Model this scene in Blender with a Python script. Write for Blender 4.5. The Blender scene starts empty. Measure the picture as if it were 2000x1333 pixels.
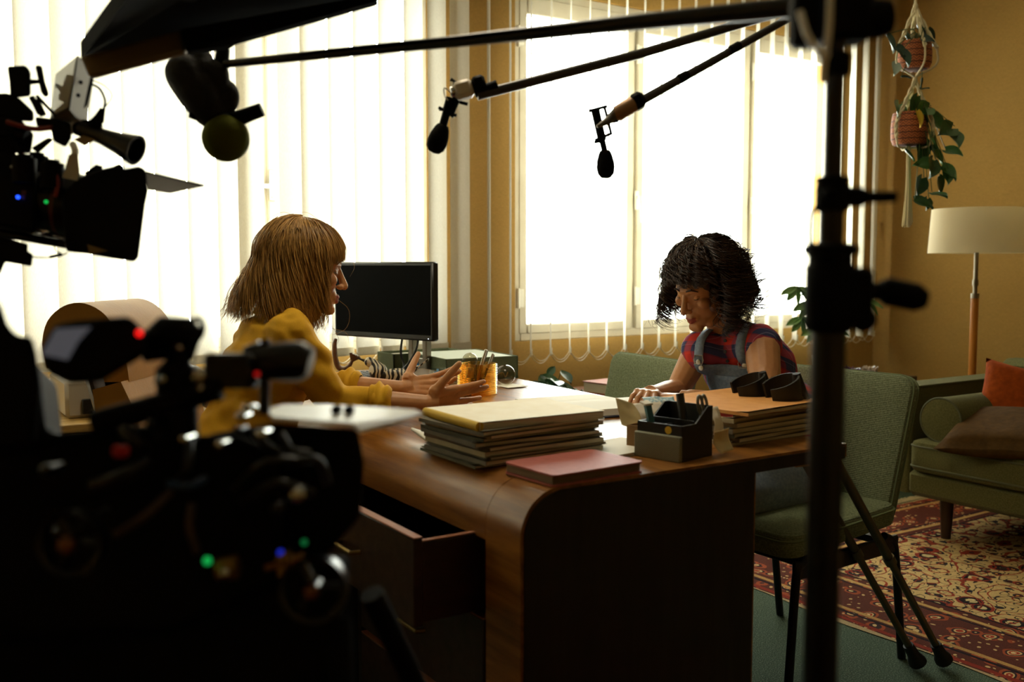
import bpy, bmesh, math, random
import numpy as np
from mathutils import Vector as V, Matrix as Mx, noise

# ---------- camera, world, exposure ----------
S = bpy.context.scene
COL = S.collection
rnd = random.Random(11)
pi = math.pi

cam_data = bpy.data.cameras.new('photo_camera')
cam = bpy.data.objects.new('photo_camera', cam_data); COL.objects.link(cam)
cam.location = (0, 0, 1.17)
cam.rotation_euler = (math.radians(90 - 4.409), 0, math.radians(-32.8))
cam_data.sensor_width = 36.0
cam_data.lens = 36.0 * 1900 / 2000
cam_data.clip_start = 0.05
cam_data.dof.use_dof = True
cam_data.dof.focus_distance = 2.9
cam_data.dof.aperture_fstop = 2.8
S.camera = cam

S.view_settings.view_transform = 'Standard'
S.view_settings.look = 'None'
S.view_settings.gamma = 1.0
S.view_settings.exposure = 0.0
S.cycles.use_denoising = True
S.cycles.max_bounces = 8
S.cycles.diffuse_bounces = 4
S.cycles.transparent_max_bounces = 16

world = bpy.data.worlds.new('overcast_sky'); S.world = world
world.use_nodes = True
bg = world.node_tree.nodes['Background']
bg.inputs['Color'].default_value = (1.0, 0.99, 0.97, 1)
bg.inputs['Strength'].default_value = 16.0

def portal(name, x0, x1, z0, z1, y):
    L = bpy.data.lights.new(name, 'AREA'); L.shape = 'RECTANGLE'
    L.size = x1 - x0; L.size_y = z1 - z0
    L.cycles.is_portal = True
    o = bpy.data.objects.new(name, L); COL.objects.link(o)
    o.location = ((x0 + x1) / 2, y, (z0 + z1) / 2)
    o.rotation_euler = (math.radians(-90), 0, 0)
portal('window_daylight', -1.9, 2.2, 0.8, 2.55, 4.3)
portal('window_daylight', 2.6, 5.1, 0.8, 2.55, 4.3)
# ---------- helpers ----------
def lin(h):
    h = h.lstrip('#'); c = [int(h[i:i + 2], 16) / 255 for i in (0, 2, 4)]
    return tuple(x / 12.92 if x < .04045 else ((x + .055) / 1.055) ** 2.4 for x in c) + (1,)

class NT:
    """small wrapper for a material's node tree"""
    def __init__(s, name):
        s.m = bpy.data.materials.new(name); s.m.use_nodes = True
        s.t = s.m.node_tree; s.b = s.t.nodes['Principled BSDF']
        s.out = s.t.nodes['Material Output']
    def n(s, typ, **kw):
        x = s.t.nodes.new(typ)
        for k, v in kw.items():
            if k.startswith('i_'):
                k = k[2:]; x.inputs[int(k) if k.isdigit() else k.replace('_', ' ')].default_value = v
            else: setattr(x, k, v)
        return x
    def l(s, a, ao, b, bi): s.t.links.new(a.outputs[ao], b.inputs[bi])
    def coord(s, scale=(1, 1, 1), rot=(0, 0, 0), which='Object'):
        c = s.n('ShaderNodeTexCoord'); mp = s.n('ShaderNodeMapping')
        mp.inputs['Scale'].default_value = scale; mp.inputs['Rotation'].default_value = rot
        s.l(c, which, mp, 'Vector'); return mp
    def ramp(s, src, so, stops, interp='LINEAR'):
        r = s.n('ShaderNodeValToRGB'); r.color_ramp.interpolation = interp
        e = r.color_ramp.elements
        while len(e) < len(stops): e.new(0.5)
        for el, (p, c) in zip(e, stops):
            el.position = p; el.color = lin(c) if isinstance(c, str) else tuple(c)
        s.l(src, so, r, 'Fac'); return r
    def bump(s, src, so, strength=.3, dist=.002):
        b = s.n('ShaderNodeBump', i_Strength=strength, i_Distance=dist)
        s.l(src, so, b, 'Height'); s.l(b, 'Normal', s.b, 'Normal'); return b

MATS = {}
def mat(name, col, rough=.5, metal=0, spec=.5, noise_s=None, col2=None, bump=0, bscale=200, bdist=.001, emit=None, es=0, trans=0, sheen=0, stretch=(1, 1, 1), coat=0):
    if name in MATS: return MATS[name]
    t = NT(name); b = t.b
    b.inputs['Base Color'].default_value = lin(col)
    b.inputs['Roughness'].default_value = rough
    b.inputs['Metallic'].default_value = metal
    b.inputs['Specular IOR Level'].default_value = spec
    b.inputs['Transmission Weight'].default_value = trans
    b.inputs['Coat Weight'].default_value = coat
    if sheen: b.inputs['Sheen Weight'].default_value = sheen
    if emit:
        b.inputs['Emission Color'].default_value = lin(emit); b.inputs['Emission Strength'].default_value = es
    if noise_s:
        mp = t.coord(stretch); nz = t.n('ShaderNodeTexNoise', i_Scale=noise_s, i_Detail=4.0)
        t.l(mp, 'Vector', nz, 'Vector')
        r = t.ramp(nz, 'Fac', [(.3, col), (.7, col2 or col)])
        t.l(r, 'Color', b, 'Base Color')
    if bump:
        mp = t.coord(stretch); nz = t.n('ShaderNodeTexNoise', i_Scale=bscale, i_Detail=3.0)
        t.l(mp, 'Vector', nz, 'Vector'); t.bump(nz, 'Fac', bump, bdist)
    MATS[name] = t.m; return t.m

def frame(o, x, z=(0, 0, 1)):
    """matrix whose local X runs along x, local Z as near z as can be"""
    x = V(x).normalized(); z = V(z); y = z.cross(x)
    if y.length < 1e-5: y = V((0, 1, 0)).cross(x)
    y.normalize(); z = x.cross(y)
    m = Mx.Identity(4)
    for i in range(3): m[i][0], m[i][1], m[i][2], m[i][3] = x[i], y[i], z[i], o[i]
    return m
def T(x, y, z): return Mx.Translation((x, y, z))
def RZ(a): return Mx.Rotation(a, 4, 'Z')
def RX(a): return Mx.Rotation(a, 4, 'X')
def RY(a): return Mx.Rotation(a, 4, 'Y')

class MB:
    def __init__(s, M=None): s.v = []; s.f = []; s.mi = []; s.m = 0; s.M = M
    def add(s, vs, fs, M=None):
        o = len(s.v)
        for v in vs:
            v = V(v)
            if M is not None: v = M @ v
            if s.M is not None: v = s.M @ v
            s.v.append(v)
        for f in fs: s.f.append([i + o for i in f]); s.mi.append(s.m)
        return s
    def box(s, c, sz, bev=0, M=None):
        h = [x / 2 for x in sz]; b = min(bev, min(h) * .95)
        if b <= 0:
            vs = [(c[0] + sx * h[0], c[1] + sy * h[1], c[2] + sz_ * h[2]) for sx in (-1, 1) for sy in (-1, 1) for sz_ in (-1, 1)]
            return s.add(vs, [(0, 1, 3, 2), (4, 6, 7, 5), (0, 4, 5, 1), (2, 3, 7, 6), (0, 2, 6, 4), (1, 5, 7, 3)], M)
        vs = []; idx = {}
        sg = [(x, y, z) for x in (-1, 1) for y in (-1, 1) for z in (-1, 1)]
        for q in sg:
            for a in range(3):
                idx[q, a] = len(vs)
                vs.append(tuple(c[k] + q[k] * (h[k] if k == a else h[k] - b) for k in range(3)))
        fs = []
        for a in range(3):
            u, w = [k for k in range(3) if k != a]
            for sa in (-1, 1):
                loop = []
                for su, sw in ((-1, -1), (1, -1), (1, 1), (-1, 1)):
                    q = [0, 0, 0]; q[a] = sa; q[u] = su; q[w] = sw; loop.append(idx[tuple(q), a])
                fs.append(loop)
            for su in (-1, 1):
                for sw in (-1, 1):
                    q0 = [0, 0, 0]; q0[u] = su; q0[w] = sw; q1 = list(q0); q0[a] = -1; q1[a] = 1
                    fs.append([idx[tuple(q0), u], idx[tuple(q1), u], idx[tuple(q1), w], idx[tuple(q0), w]])
        for q in sg: fs.append([idx[q, 0], idx[q, 1], idx[q, 2]])
        return s.add(vs, fs, M)
    def tube(s, pts, r, n=8, cap=True, closed=False, M=None, sq=None):
        P = [V(p) for p in pts]; k = len(P)
        rr = list(r) if hasattr(r, '__len__') else [r] * k
        nrm = None; vs = []; fs = []
        for i in range(k):
            if closed: t = (P[(i + 1) % k] - P[i - 1])
            else: t = P[min(i + 1, k - 1)] - P[max(i - 1, 0)]
            if t.length < 1e-9: t = V((0, 0, 1))
            t.normalize()
            if nrm is None:
                a = V((0, 0, 1)) if abs(t.z) < .9 else V((1, 0, 0)); nrm = t.cross(a).normalized()
            else:
                nrm = nrm - t * nrm.dot(t)
                if nrm.length < 1e-6: nrm = t.orthogonal()
                nrm.normalize()
            b = t.cross(nrm)
            for j in range(n):
                a = 2 * pi * (j + .5) / n
                vs.append(P[i] + (nrm * math.cos(a) + b * math.sin(a) * (sq or 1)) * rr[i])
        for i in range(k if closed else k - 1):
            i2 = (i + 1) % k
            for j in range(n): fs.append((i * n + j, i * n + (j + 1) % n, i2 * n + (j + 1) % n, i2 * n + j))
        if cap and not closed:
            fs.append(tuple(range(n))); fs.append(tuple((k - 1) * n + j for j in range(n)))
        return s.add(vs, fs, M)
    def cyl(s, a, b, r, r2=None, n=16, M=None): return s.tube([a, b], [r, r if r2 is None else r2], n, True, False, M)
    def lathe(s, prof, n=24, M=None, cap=True, a0=0, a1=None):
        k = len(prof); vs = []; fs = []; full = a1 is None; N = n if full else n + 1
        for r, z in prof:
            for j in range(N):
                a = a0 + (2 * pi if full else a1 - a0) * j / n
                vs.append((r * math.cos(a), r * math.sin(a), z))
        for i in range(k - 1):
            for j in range(n):
                j2 = (j + 1) % N; fs.append((i * N + j, i * N + j2, (i + 1) * N + j2, (i + 1) * N + j))
        if cap and full:
            for i in (0, k - 1):
                if prof[i][0] > 1e-6: fs.append(tuple(i * N + j for j in range(N)))
        return s.add(vs, fs, M)
    def ball(s, c, r, n=16, M=None):
        if not hasattr(r, '__len__'): r = (r, r, r)
        m = n // 2; pr = [(max(math.sin(pi * i / m), 1e-4), -math.cos(pi * i / m)) for i in range(m + 1)]
        D = Mx.Translation(c) @ Mx.Diagonal((r[0], r[1], r[2], 1))
        return s.lathe(pr, n, (M @ D) if M is not None else D, True)
    def prism(s, pts, h0, h1, M=None):
        k = len(pts); vs = [(x, y, h0) for x, y in pts] + [(x, y, h1) for x, y in pts]
        fs = [tuple(range(k)), tuple(range(k, 2 * k))] + [(i, (i + 1) % k, k + (i + 1) % k, k + i) for i in range(k)]
        return s.add(vs, fs, M)
    def slab(s, pts, d):
        """solid between a 3-D outline and the same outline moved by vector d"""
        k = len(pts); P = [V(p) for p in pts]; d = V(d)
        fs = [tuple(range(k)), tuple(range(k, 2 * k))] + [(i, (i + 1) % k, k + (i + 1) % k, k + i) for i in range(k)]
        return s.add(P + [p + d for p in P], fs)
    def grid(s, fn, nu, nv, M=None, wrap=False):
        vs = [fn(i / nu, j / nv) for i in range(nu + 1) for j in range(nv + 1)]
        fs = [(i * (nv + 1) + j, (i + 1) * (nv + 1) + j, (i + 1) * (nv + 1) + j + 1, i * (nv + 1) + j + 1) for i in range(nu) for j in range(nv)]
        return s.add(vs, fs, M)
    def pad(s, w, d, h, M=None, n=10, puff=.3, e=.12):
        """cushion: a rounded pillow w x d, thickness h at the middle"""
        vs = []; fs = []; N = n + 1
        for sd in (1, -1):
            for i in range(N):
                for j in range(N):
                    u = -1 + 2 * i / n; v = -1 + 2 * j / n
                    k = (1 - abs(u) ** 4) * (1 - abs(v) ** 4)
                    pin = 1 - e * (1 - max(0, 1 - abs(u * v) ** 3) ** .5) * 0
                    x = u * (1 - e * (1 - v * v) * abs(u) ** 3); y = v * (1 - e * (1 - u * u) * abs(v) ** 3)
                    vs.append((x * w / 2, y * d / 2, sd * h / 2 * (puff + (1 - puff) * k ** .5 if k > 0 else 0)))
        for b in (0, N * N):
            for i in range(n):
                for j in range(n): fs.append((b + i * N + j, b + (i + 1) * N + j, b + (i + 1) * N + j + 1, b + i * N + j + 1))
        ring = [i * N for i in range(N)] + [n * N + j for j in range(1, N)] + [i * N + n for i in range(n - 1, -1, -1)] + [j for j in range(n - 1, 0, -1)]
        k = len(ring)
        for i in range(k): fs.append((ring[i], ring[(i + 1) % k], N * N + ring[(i + 1) % k], N * N + ring[i]))
        return s.add(vs, fs, M)

def mesh_of(name, mb, mats, smooth=40, recalc=True):
    me = bpy.data.meshes.new(name)
    me.from_pydata([tuple(v) for v in mb.v], [], mb.f)
    for m in (mats if isinstance(mats, (list, tuple)) else [mats]): me.materials.append(m)
    if any(mb.mi): me.polygons.foreach_set('material_index', mb.mi)
    if recalc:
        bm = bmesh.new(); bm.from_mesh(me); bmesh.ops.recalc_face_normals(bm, faces=bm.faces); bm.to_mesh(me); bm.free()
    if smooth:
        me.polygons.foreach_set('use_smooth', [True] * len(me.polygons))
        if smooth < 180: me.set_sharp_from_angle(angle=math.radians(smooth))
    me.update(); return me

def par(o, p):
    """parent o to p, leaving o's own numbers in world space when p is a placed Empty"""
    o.parent = p; o.matrix_parent_inverse = p.matrix_basis.inverted()
def mk(name, mb, mats, parent=None, local=False, smooth=40, recalc=True, label=None):
    me = mesh_of(name, mb, mats, smooth, recalc)
    o = bpy.data.objects.new(name, me); COL.objects.link(o)
    if parent is not None:
        o.parent = parent
        if not local and parent.type == 'EMPTY': o.matrix_parent_inverse = parent.matrix_basis.inverted()
    if label: o['label'] = label
    return o
def tag(o, label, cat, group=None, kind=None):
    o['label'] = label; o['category'] = cat
    if group: o['group'] = group
    if kind: o['kind'] = kind
    return o
def thing(name, label, cat, loc=(0, 0, 0), rz=0, group=None):
    o = bpy.data.objects.new(name, None); COL.objects.link(o)
    o.location = loc; o.rotation_euler = (0, 0, rz); o.empty_display_size = .1
    return tag(o, label, cat, group)
def struct(name, mb, m, parent=None, smooth=40):
    o = mk(name, mb, m, parent, smooth=smooth)
    if parent is None: o['kind'] = 'structure'
    return o
def copy_tree(o, parent=None):
    c = o.copy(); COL.objects.link(c)
    if parent is not None: c.parent = parent; c.matrix_parent_inverse = o.matrix_parent_inverse.copy()
    for ch in list(o.children): copy_tree(ch, c)
    return c
def mod(o, typ, **kw):
    m = o.modifiers.new(typ.lower(), typ)
    for k, v in kw.items(): setattr(m, k, v)
    return m
def bake(o):
    """turn an object's modifiers into plain mesh"""
    dg = bpy.context.evaluated_depsgraph_get(); dg.update()
    me = bpy.data.meshes.new_from_object(o.evaluated_get(dg))
    o.modifiers.clear(); o.data = me; return o
def arc(c, r, a0, a1, n, ax=(1, 0, 0), ay=(0, 0, 1)):
    ax = V(ax); ay = V(ay)
    return [V(c) + ax * r * math.cos(a0 + (a1 - a0) * i / n) + ay * r * math.sin(a0 + (a1 - a0) * i / n) for i in range(n + 1)]
def bez(pts, n=8):
    """Catmull-Rom through points"""
    P = [V(p) for p in pts]; P = [P[0] * 2 - P[1]] + P + [P[-1] * 2 - P[-2]]; out = []
    for i in range(1, len(P) - 2):
        a, b, c, d = P[i - 1:i + 3]
        for k in range(n):
            t = k / n
            out.append(.5 * ((2 * b) + (c - a) * t + (2 * a - 5 * b + 4 * c - d) * t * t + (3 * b - a - 3 * c + d) * t ** 3))
    out.append(P[-2]); return out

# ---------- materials of the room ----------
def wall_mat():
    t = NT('ochre_woven_wallpaper')
    mp = t.coord((1, 1, 1)); n1 = t.n('ShaderNodeTexNoise', i_Scale=1.2, i_Detail=3.0); t.l(mp, 'Vector', n1, 'Vector')
    m2 = t.coord((900, 900, 60)); n2 = t.n('ShaderNodeTexNoise', i_Scale=1.0, i_Detail=2.0); t.l(m2, 'Vector', n2, 'Vector')
    m3 = t.coord((60, 60, 900)); n3 = t.n('ShaderNodeTexNoise', i_Scale=1.0, i_Detail=2.0); t.l(m3, 'Vector', n3, 'Vector')
    a = t.n('ShaderNodeMath', operation='ADD'); t.l(n2, 'Fac', a, 0); t.l(n3, 'Fac', a, 1)
    r = t.ramp(n1, 'Fac', [(.3, '#bd9450'), (.7, '#c79f5c')])
    h = t.ramp(a, 'Value', [(.7, '#8a8a8a'), (1.3, '#ffffff')])
    h.color_ramp.elements[0].position = .35; h.color_ramp.elements[1].position = .65
    half = t.n('ShaderNodeMath', operation='MULTIPLY', i_1=.5); t.l(a, 'Value', half, 0)
    t.t.links.new(half.outputs[0], h.inputs[0])
    mx = t.n('ShaderNodeMixRGB', blend_type='MULTIPLY', i_Fac=.45); t.l(r, 'Color', mx, 1); t.l(h, 'Color', mx, 2)
    t.l(mx, 'Color', t.b, 'Base Color'); t.b.inputs['Roughness'].default_value = .8
    t.b.inputs['Specular IOR Level'].default_value = .25
    t.bump(half, 'Value', .35, .0012); return t.m
M_wall = wall_mat()
M_dark = mat('dark_plaster', '#3a3026', .9)
M_ceil = mat('dim_ceiling_paint', '#cdc3ab', .9)
def carpet_mat():
    t = NT('green_carpet'); mp = t.coord()
    n = t.n('ShaderNodeTexNoise', i_Scale=260.0, i_Detail=4.0); t.l(mp, 'Vector', n, 'Vector')
    r = t.ramp(n, 'Fac', [(.3, '#222d20'), (.55, '#4a5845'), (.75, '#858f78')]); t.l(r, 'Color', t.b, 'Base Color')
    t.b.inputs['Roughness'].default_value = .95; t.b.inputs['Specular IOR Level'].default_value = .1
    t.bump(n, 'Fac', .9, .004); return t.m
M_carpet = carpet_mat()
M_frame = mat('painted_window_frame', '#cfc7b6', .45, noise_s=9, col2='#c3baa6')
M_metal = mat('brushed_steel', '#b9b9b6', .28, 1)
M_brass = mat('aged_brass', '#8f7a4a', .4, 1)
M_white = mat('white_plastic', '#e6e2d8', .4)
def glass_mat(name, tint, mixv=.06, rough=0.0):
    t = NT(name); t.t.nodes.remove(t.b)
    tr = t.n('ShaderNodeBsdfTransparent', i_Color=lin(tint)); gl = t.n('ShaderNodeBsdfGlossy', i_Roughness=rough)
    fr = t.n('ShaderNodeLayerWeight', i_Blend=.5); pw = t.n('ShaderNodeMath', operation='POWER', i_1=4.0); ml = t.n('ShaderNodeMath', operation='MULTIPLY_ADD', i_1=.8, i_2=.04); mx = t.n('ShaderNodeMixShader')
    t.l(fr, 'Facing', pw, 0); t.l(pw, 'Value', ml, 0); t.l(ml, 'Value', mx, 'Fac'); t.l(tr, 'BSDF', mx, 1); t.l(gl, 'BSDF', mx, 2); t.l(mx, 'Shader', t.out, 'Surface'); MATS[name] = t.m; return t.m
M_glass = glass_mat('window_glass', '#fbfffb')

# ---------- shell ----------
XL, XR, YN, YW, ZC = -3.0, 5.39, -2.4, 4.03, 2.85
b = MB(); b.box(((XL + XR) / 2, 1 - .175, -.05), (XR - XL + .4, 6.85, .1)); struct('floor', b, M_carpet)
b = MB(); b.box(((XL + XR) / 2, 1 - .175, ZC + .05), (XR - XL + .4, 6.85, .1)); struct('ceiling', b, M_ceil)
b = MB(); b.box((XR + .1, 1 - .175, ZC / 2), (.2, 6.85, ZC)); struct('wall_right', b, M_wall)
b = MB(); b.box((XL - .1, 1 - .175, ZC / 2), (.2, 6.85, ZC)); struct('wall_left', b, M_wall)
b = MB(); b.box(((XL + XR) / 2, YN - .1, ZC / 2), (XR - XL, .2, ZC)); struct('wall_near', b, M_wall)
W1 = (-1.6, 2.14); W2 = (2.615, 5.02); ZS, ZH = .795, 2.52
b = MB()
def wp(x0, x1, z0, z1): b.box(((x0 + x1) / 2, YW + .11, (z0 + z1) / 2), (x1 - x0, .22, z1 - z0))
wp(XL, W1[0], 0, ZC); wp(W1[1], W2[0], 0, ZC); wp(W2[1], XR, 0, ZC)
for w in (W1, W2): wp(w[0], w[1], 0, ZS); wp(w[0], w[1], ZH, ZC)
struct('wall_far', b, M_wall)
b = MB(); b.box((XR - .008, 1, .06), (.016, 6.0, .12)); struct('baseboard_right', b, mat('brown_skirting', '#4a3218', .5))
b = MB(); b.box(((XL + XR) / 2, YW - .008, .06), (XR - XL, .016, .12)); struct('baseboard_far', b, MATS['brown_skirting'])

def window(name, x0, x1, sashes, handles):
    y = YW + .03
    b = MB(); fw = .042
    for (a, c, z0, z1) in ((x0, x0 + fw, ZS, ZH), (x1 - fw, x1, ZS, ZH), (x0 + fw, x1 - fw, ZS, ZS + fw), (x0 + fw, x1 - fw, ZH - fw, ZH)):
        b.box(((a + c) / 2, y + .03, (z0 + z1) / 2), (c - a, .09, z1 - z0), .004)
    for k in range(len(sashes) - 1):
        m = (sashes[k][1] + sashes[k + 1][0]) / 2
        b.box((m, y + .035, (ZS + ZH) / 2), (.04, .07, ZH - ZS - 2 * fw), .003)
    root = struct(name, b, M_frame)
    for (a, c) in sashes:
        s = MB(); w = .05; z0, z1 = ZS + .035, ZH - .035
        for (p, q, u, v) in ((a, a + w, z0, z1), (c - w, c, z0, z1), (a + w, c - w, z0, z0 + w), (a + w, c - w, z1 - .085, z1)):
            s.box(((p + q) / 2, y + .012, (u + v) / 2), (q - p, .062, v - u), .006)
        so = mk('sash', s, M_frame, root)
        g = MB(); g.box(((a + c) / 2, y + .02, (z0 + z1) / 2 - .0175), (c - a - 2 * w + .01, .006, z1 - z0 - w - .085 + .01)); mk('pane', g, M_glass, so)
        for hz in (z0 + .18, z1 - .2):
            h = MB(); h.cyl((a - .004, y - .022, hz - .05), (a - .004, y - .022, hz + .05), .007, n=10); h.box((a + .012, y - .021, hz), (.03, .006, .09), .001); mk('hinge', h, M_white, so)
    for (hx, hz) in handles:
        h = MB(); h.box((hx, y - .024, hz), (.026, .012, .10), .003); h.cyl((hx, y - .03, hz + .015), (hx, y - .05, hz + .015), .008, n=10)
        h.tube([(hx, y - .05, hz + .02), (hx + .004, y - .055, hz - .03), (hx + .01, y - .055, hz - .12)], [.009, .009, .007], 8); mk('window_handle', h, M_white, root)
    return root
window('window_1', W1[0], W1[1], [(-1.56, -.32), (-.28, .52), (.52, 1.35), (1.38, 2.10)], [])
window('window_2', W2[0], W2[1], [(2.645, 3.375), (3.395, 4.235), (4.255, 4.985)], [(3.392, 1.52), (4.26, 1.52)])
lt = MB()
for s_, x in ((-1, 1.335), (1, 1.395)):
    lt.box((x, YW + .006, 1.51), (.03, .012, .13), .003); lt.ball((x, YW, 1.56), (.006, .004, .006), 8); lt.ball((x, YW, 1.46), (.006, .004, .006), 8)
lt.box((1.365, YW - .004, 1.505), (.06, .014, .022), .003); lt.box((1.33, YW - .01, 1.51), (.016, .02, .075), .003)
mk('sash_latch', lt, M_metal, bpy.data.objects['window_1'])

# ---------- vertical blinds ----------
def vane_mat():
    t = NT('cream_blind_fabric'); t.t.nodes.remove(t.b)
    mp = t.coord((700, 700, 90)); n = t.n('ShaderNodeTexNoise', i_Scale=1.0, i_Detail=3.0); t.l(mp, 'Vector', n, 'Vector')
    r = t.ramp(n, 'Fac', [(.3, '#d8d1be'), (.7, '#e9e3d3')])
    d = t.n('ShaderNodeBsdfDiffuse'); tr = t.n('ShaderNodeBsdfTranslucent'); mx = t.n('ShaderNodeMixShader', i_Fac=.205)
    t.l(r, 'Color', d, 'Color'); t.l(r, 'Color', tr, 'Color'); t.l(d, 'BSDF', mx, 1); t.l(tr, 'BSDF', mx, 2); t.l(mx, 'Shader', t.out, 'Surface'); return t.m
M_vane = vane_mat()
M_chain = mat('cream_bead_chain', '#e2d8bd', .5)
M_steel = mat('dark_steel_weight', '#6b675d', .4, .6)
def vane_mesh(z0, z1, w=.127):
    b = MB()
    b.grid(lambda u, v: ((u - .5) * w, -.006 * math.cos((u - .5) * pi) + .004, z0 + (z1 - z0) * v), 6, 10)
    return mesh_of('blind_vane', b, M_vane, 180, False)
def weight_mesh(z0):
    b = MB(); w = .122
    b.grid(lambda u, v: ((u - .5) * w, -.0045, z0 - .002 + .036 * v), 2, 2); b.box((0, -.0035, z0 + .003), (w, .003, .004), .001); return mesh_of('bottom_weight', b, M_vane, 40)
def blind(label, xs, angs, z0, ch=True):
    root = thing('vertical_blind', label, 'blind', (xs[0], YW - .13, 2.7))
    b = MB(); b.box(((xs[0] + xs[-1]) / 2, YW - .13, 2.735), (xs[-1] - xs[0] + .10, .05, .04), .004); mk('headrail', b, M_white, root)
    vm, wm = vane_mesh(z0, 2.715), weight_mesh(z0)
    mcl = MB(); mcl.tube([(x_, -.004, z0 + .02 + zz) for x_, zz in ((-.06, 0), (-.066, -.02), (-.06, -.035), (-.05, -.02), (-.05, .015))], .0012, 5)
    for x, a in zip(xs, angs):
        o = bpy.data.objects.new('blind_vane', vm); COL.objects.link(o); o.location = (x, YW - .13, 0); o.rotation_euler = (0, 0, a)
        o.parent = root; o.matrix_parent_inverse = root.matrix_basis.inverted()
        w = bpy.data.objects.new('bottom_weight', wm); COL.objects.link(w); w.parent = o
    c = MB()
    for i in range(len(xs) - 1):
        for sd in (-1, 1):
            p = [V((xs[k], YW - .13, z0 + .012)) + V((math.cos(angs[k]), math.sin(angs[k]), 0)) * sd * .063 for k in (i, i + 1)]
            L = (p[1] - p[0]).length; sag = .045
            pts = [p[0].lerp(p[1], t / 9) + V((0, 0, -sag * 4 * (t / 9) * (1 - t / 9))) for t in range(10)]
            # beads: radius alternates along the cord
            fine = []; rr = []
            for k in range(37):
                t = k / 36; fine.append(p[0].lerp(p[1], t) + V((0, 0, -sag * 4 * t * (1 - t)))); rr.append(.0021 if k % 2 else .0011)
            c.tube(fine, rr, 5)
    if ch: mk('bead_chain', c, M_chain, root, recalc=False)
    return root
rb = random.Random(5)
xs = []; x = 2.235
while x > -1.6:
    xs.append(x); x -= .117
xs = xs[::-1]
ang = [math.radians(18 + rb.uniform(-5, 4)) for _ in xs]
for i, x in enumerate(xs):     # one vane pushed aside leaves the sash edge bare
    if 1.2 < x < 1.33: xs[i] = x - .035
    elif 1.33 < x < 1.45: xs[i] = x + .02
xs = [x for x in xs]
blind('cream vertical blind closed across the left window behind the computer monitor', xs, ang, .785)
xs2 = [2.39 + .117 * i for i in range(25)]
blind('vertical blind turned edge-on and open in front of the right window', xs2, [math.radians(54 + rb.uniform(-2, 2) - max(0, 1 - i) * 4) for i in range(25)], .735)
# end clip of the blind cord, on the wall by the corner
b = MB(); b.tube([(5.299,3.98,2.45), (5.293,3.98,1.462)], .0022, 6); b.tube([(5.324,3.98,2.453), (5.309,3.98,1.462)], .0022, 6)
rc = thing('blind_cord', 'looped beaded blind cord on the wall in the corner beside the right window', 'cord', (5.305,3.98,1.429))
mk('bead_loop', b, M_chain, rc)
b = MB(); b.box((5.313,3.985,1.404), (.035, .02, .085), .006); mk('cord_weight', b, mat('grey_plastic', '#8d8778', .5), rc)

# unseen fill lamp added above the desk to brighten hair and shoulders
pl = thing('added_fill_lamp', 'added fill lamp hanging unseen above the desk', 'lamp', (1.2, 2.15, ZC))
b = MB(); b.lathe([(.06, 2.62), (.30, 2.50), (.305, 2.46), (.295, 2.46), (.29, 2.495), (.055, 2.61)], 40, T(1.2, 2.15, 0)); mk('lamp_shade', b, mat('fill_lamp_shade', '#d9d2c0', .4), pl)
b = MB(); b.lathe([(.001, 2.475), (.285, 2.475), (.285, 2.482), (.001, 2.482)], 40, T(1.2, 2.15, 0)); mk('diffuser', b, mat('fill_lamp_glow', '#fff4e0', .5, emit='#fff0d2', es=14.0), pl)
b = MB(); b.cyl((1.2, 2.15, 2.61), (1.2, 2.15, ZC), .006, n=8); mk('cord', b, MATS['brown_skirting'], pl)

# ---------- desk ----------
def wood_mat(name, c1, c2, c3, rough=.25, axis=(1, 1, 1), coat=.3, sc=3.0):
    t = NT(name); mp = t.coord(axis)
    n0 = t.n('ShaderNodeTexNoise', i_Scale=sc * .7, i_Detail=2.0); t.l(mp, 'Vector', n0, 'Vector')
    mix = t.n('ShaderNodeMixRGB', i_Fac=.25); t.l(mp, 'Vector', mix, 1); t.l(n0, 'Color', mix, 2)
    n = t.n('ShaderNodeTexNoise', i_Scale=sc, i_Detail=8.0, i_Roughness=.65); t.l(mix, 'Color', n, 'Vector')
    r = t.ramp(n, 'Fac', [(.3, c1), (.5, c2), (.72, c3)]); t.l(r, 'Color', t.b, 'Base Color')
    r2 = t.ramp(n, 'Fac', [(.3, (rough * 1.25,) * 3 + (1,)), (.7, (rough * .8,) * 3 + (1,))]); t.l(r2, 'Color', t.b, 'Roughness')
    t.b.inputs['Coat Weight'].default_value = coat; t.b.inputs['Coat Roughness'].default_value = .12
    t.bump(n, 'Fac', .04, .001); return t.m
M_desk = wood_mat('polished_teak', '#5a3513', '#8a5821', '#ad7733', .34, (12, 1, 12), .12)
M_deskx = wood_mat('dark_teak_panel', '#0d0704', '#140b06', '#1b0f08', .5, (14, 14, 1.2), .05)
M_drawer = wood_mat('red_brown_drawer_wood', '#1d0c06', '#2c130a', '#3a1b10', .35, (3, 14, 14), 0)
M_rim = mat('rim_highlight_tone', '#9c6144', .45)  # paler tone paints the light caught along the drawer's top rim
DX0, DX1, DY0, DY1, DZ = .978, 1.905, 1.485, 3.62, .75
desk = thing('desk', 'large polished brown wooden desk with a rounded front edge, between the two women', 'desk', (1.5, 2.5, 0))
Rr = .09; th = .032
def waterfall(full):
    o = [(DX1, DZ), ] + [(DX0 + Rr + Rr * math.cos(a), DZ - Rr + Rr * math.sin(a)) for a in [pi / 2 + pi / 2 * i / 12 for i in range(13)]]
    if full: o += [(DX0, 0), (1.60, 0), (1.60, DZ - th), (DX1, DZ - th)]
    else:
        ri = Rr - th
        o += [(DX0, DZ - Rr - .03), (DX0 + th, DZ - Rr - .03)] + [(DX0 + Rr + ri * math.cos(a), DZ - Rr + ri * math.sin(a)) for a in [pi - pi / 2 * i / 12 for i in range(13)]] + [(DX1, DZ - th)]
    return o
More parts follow.
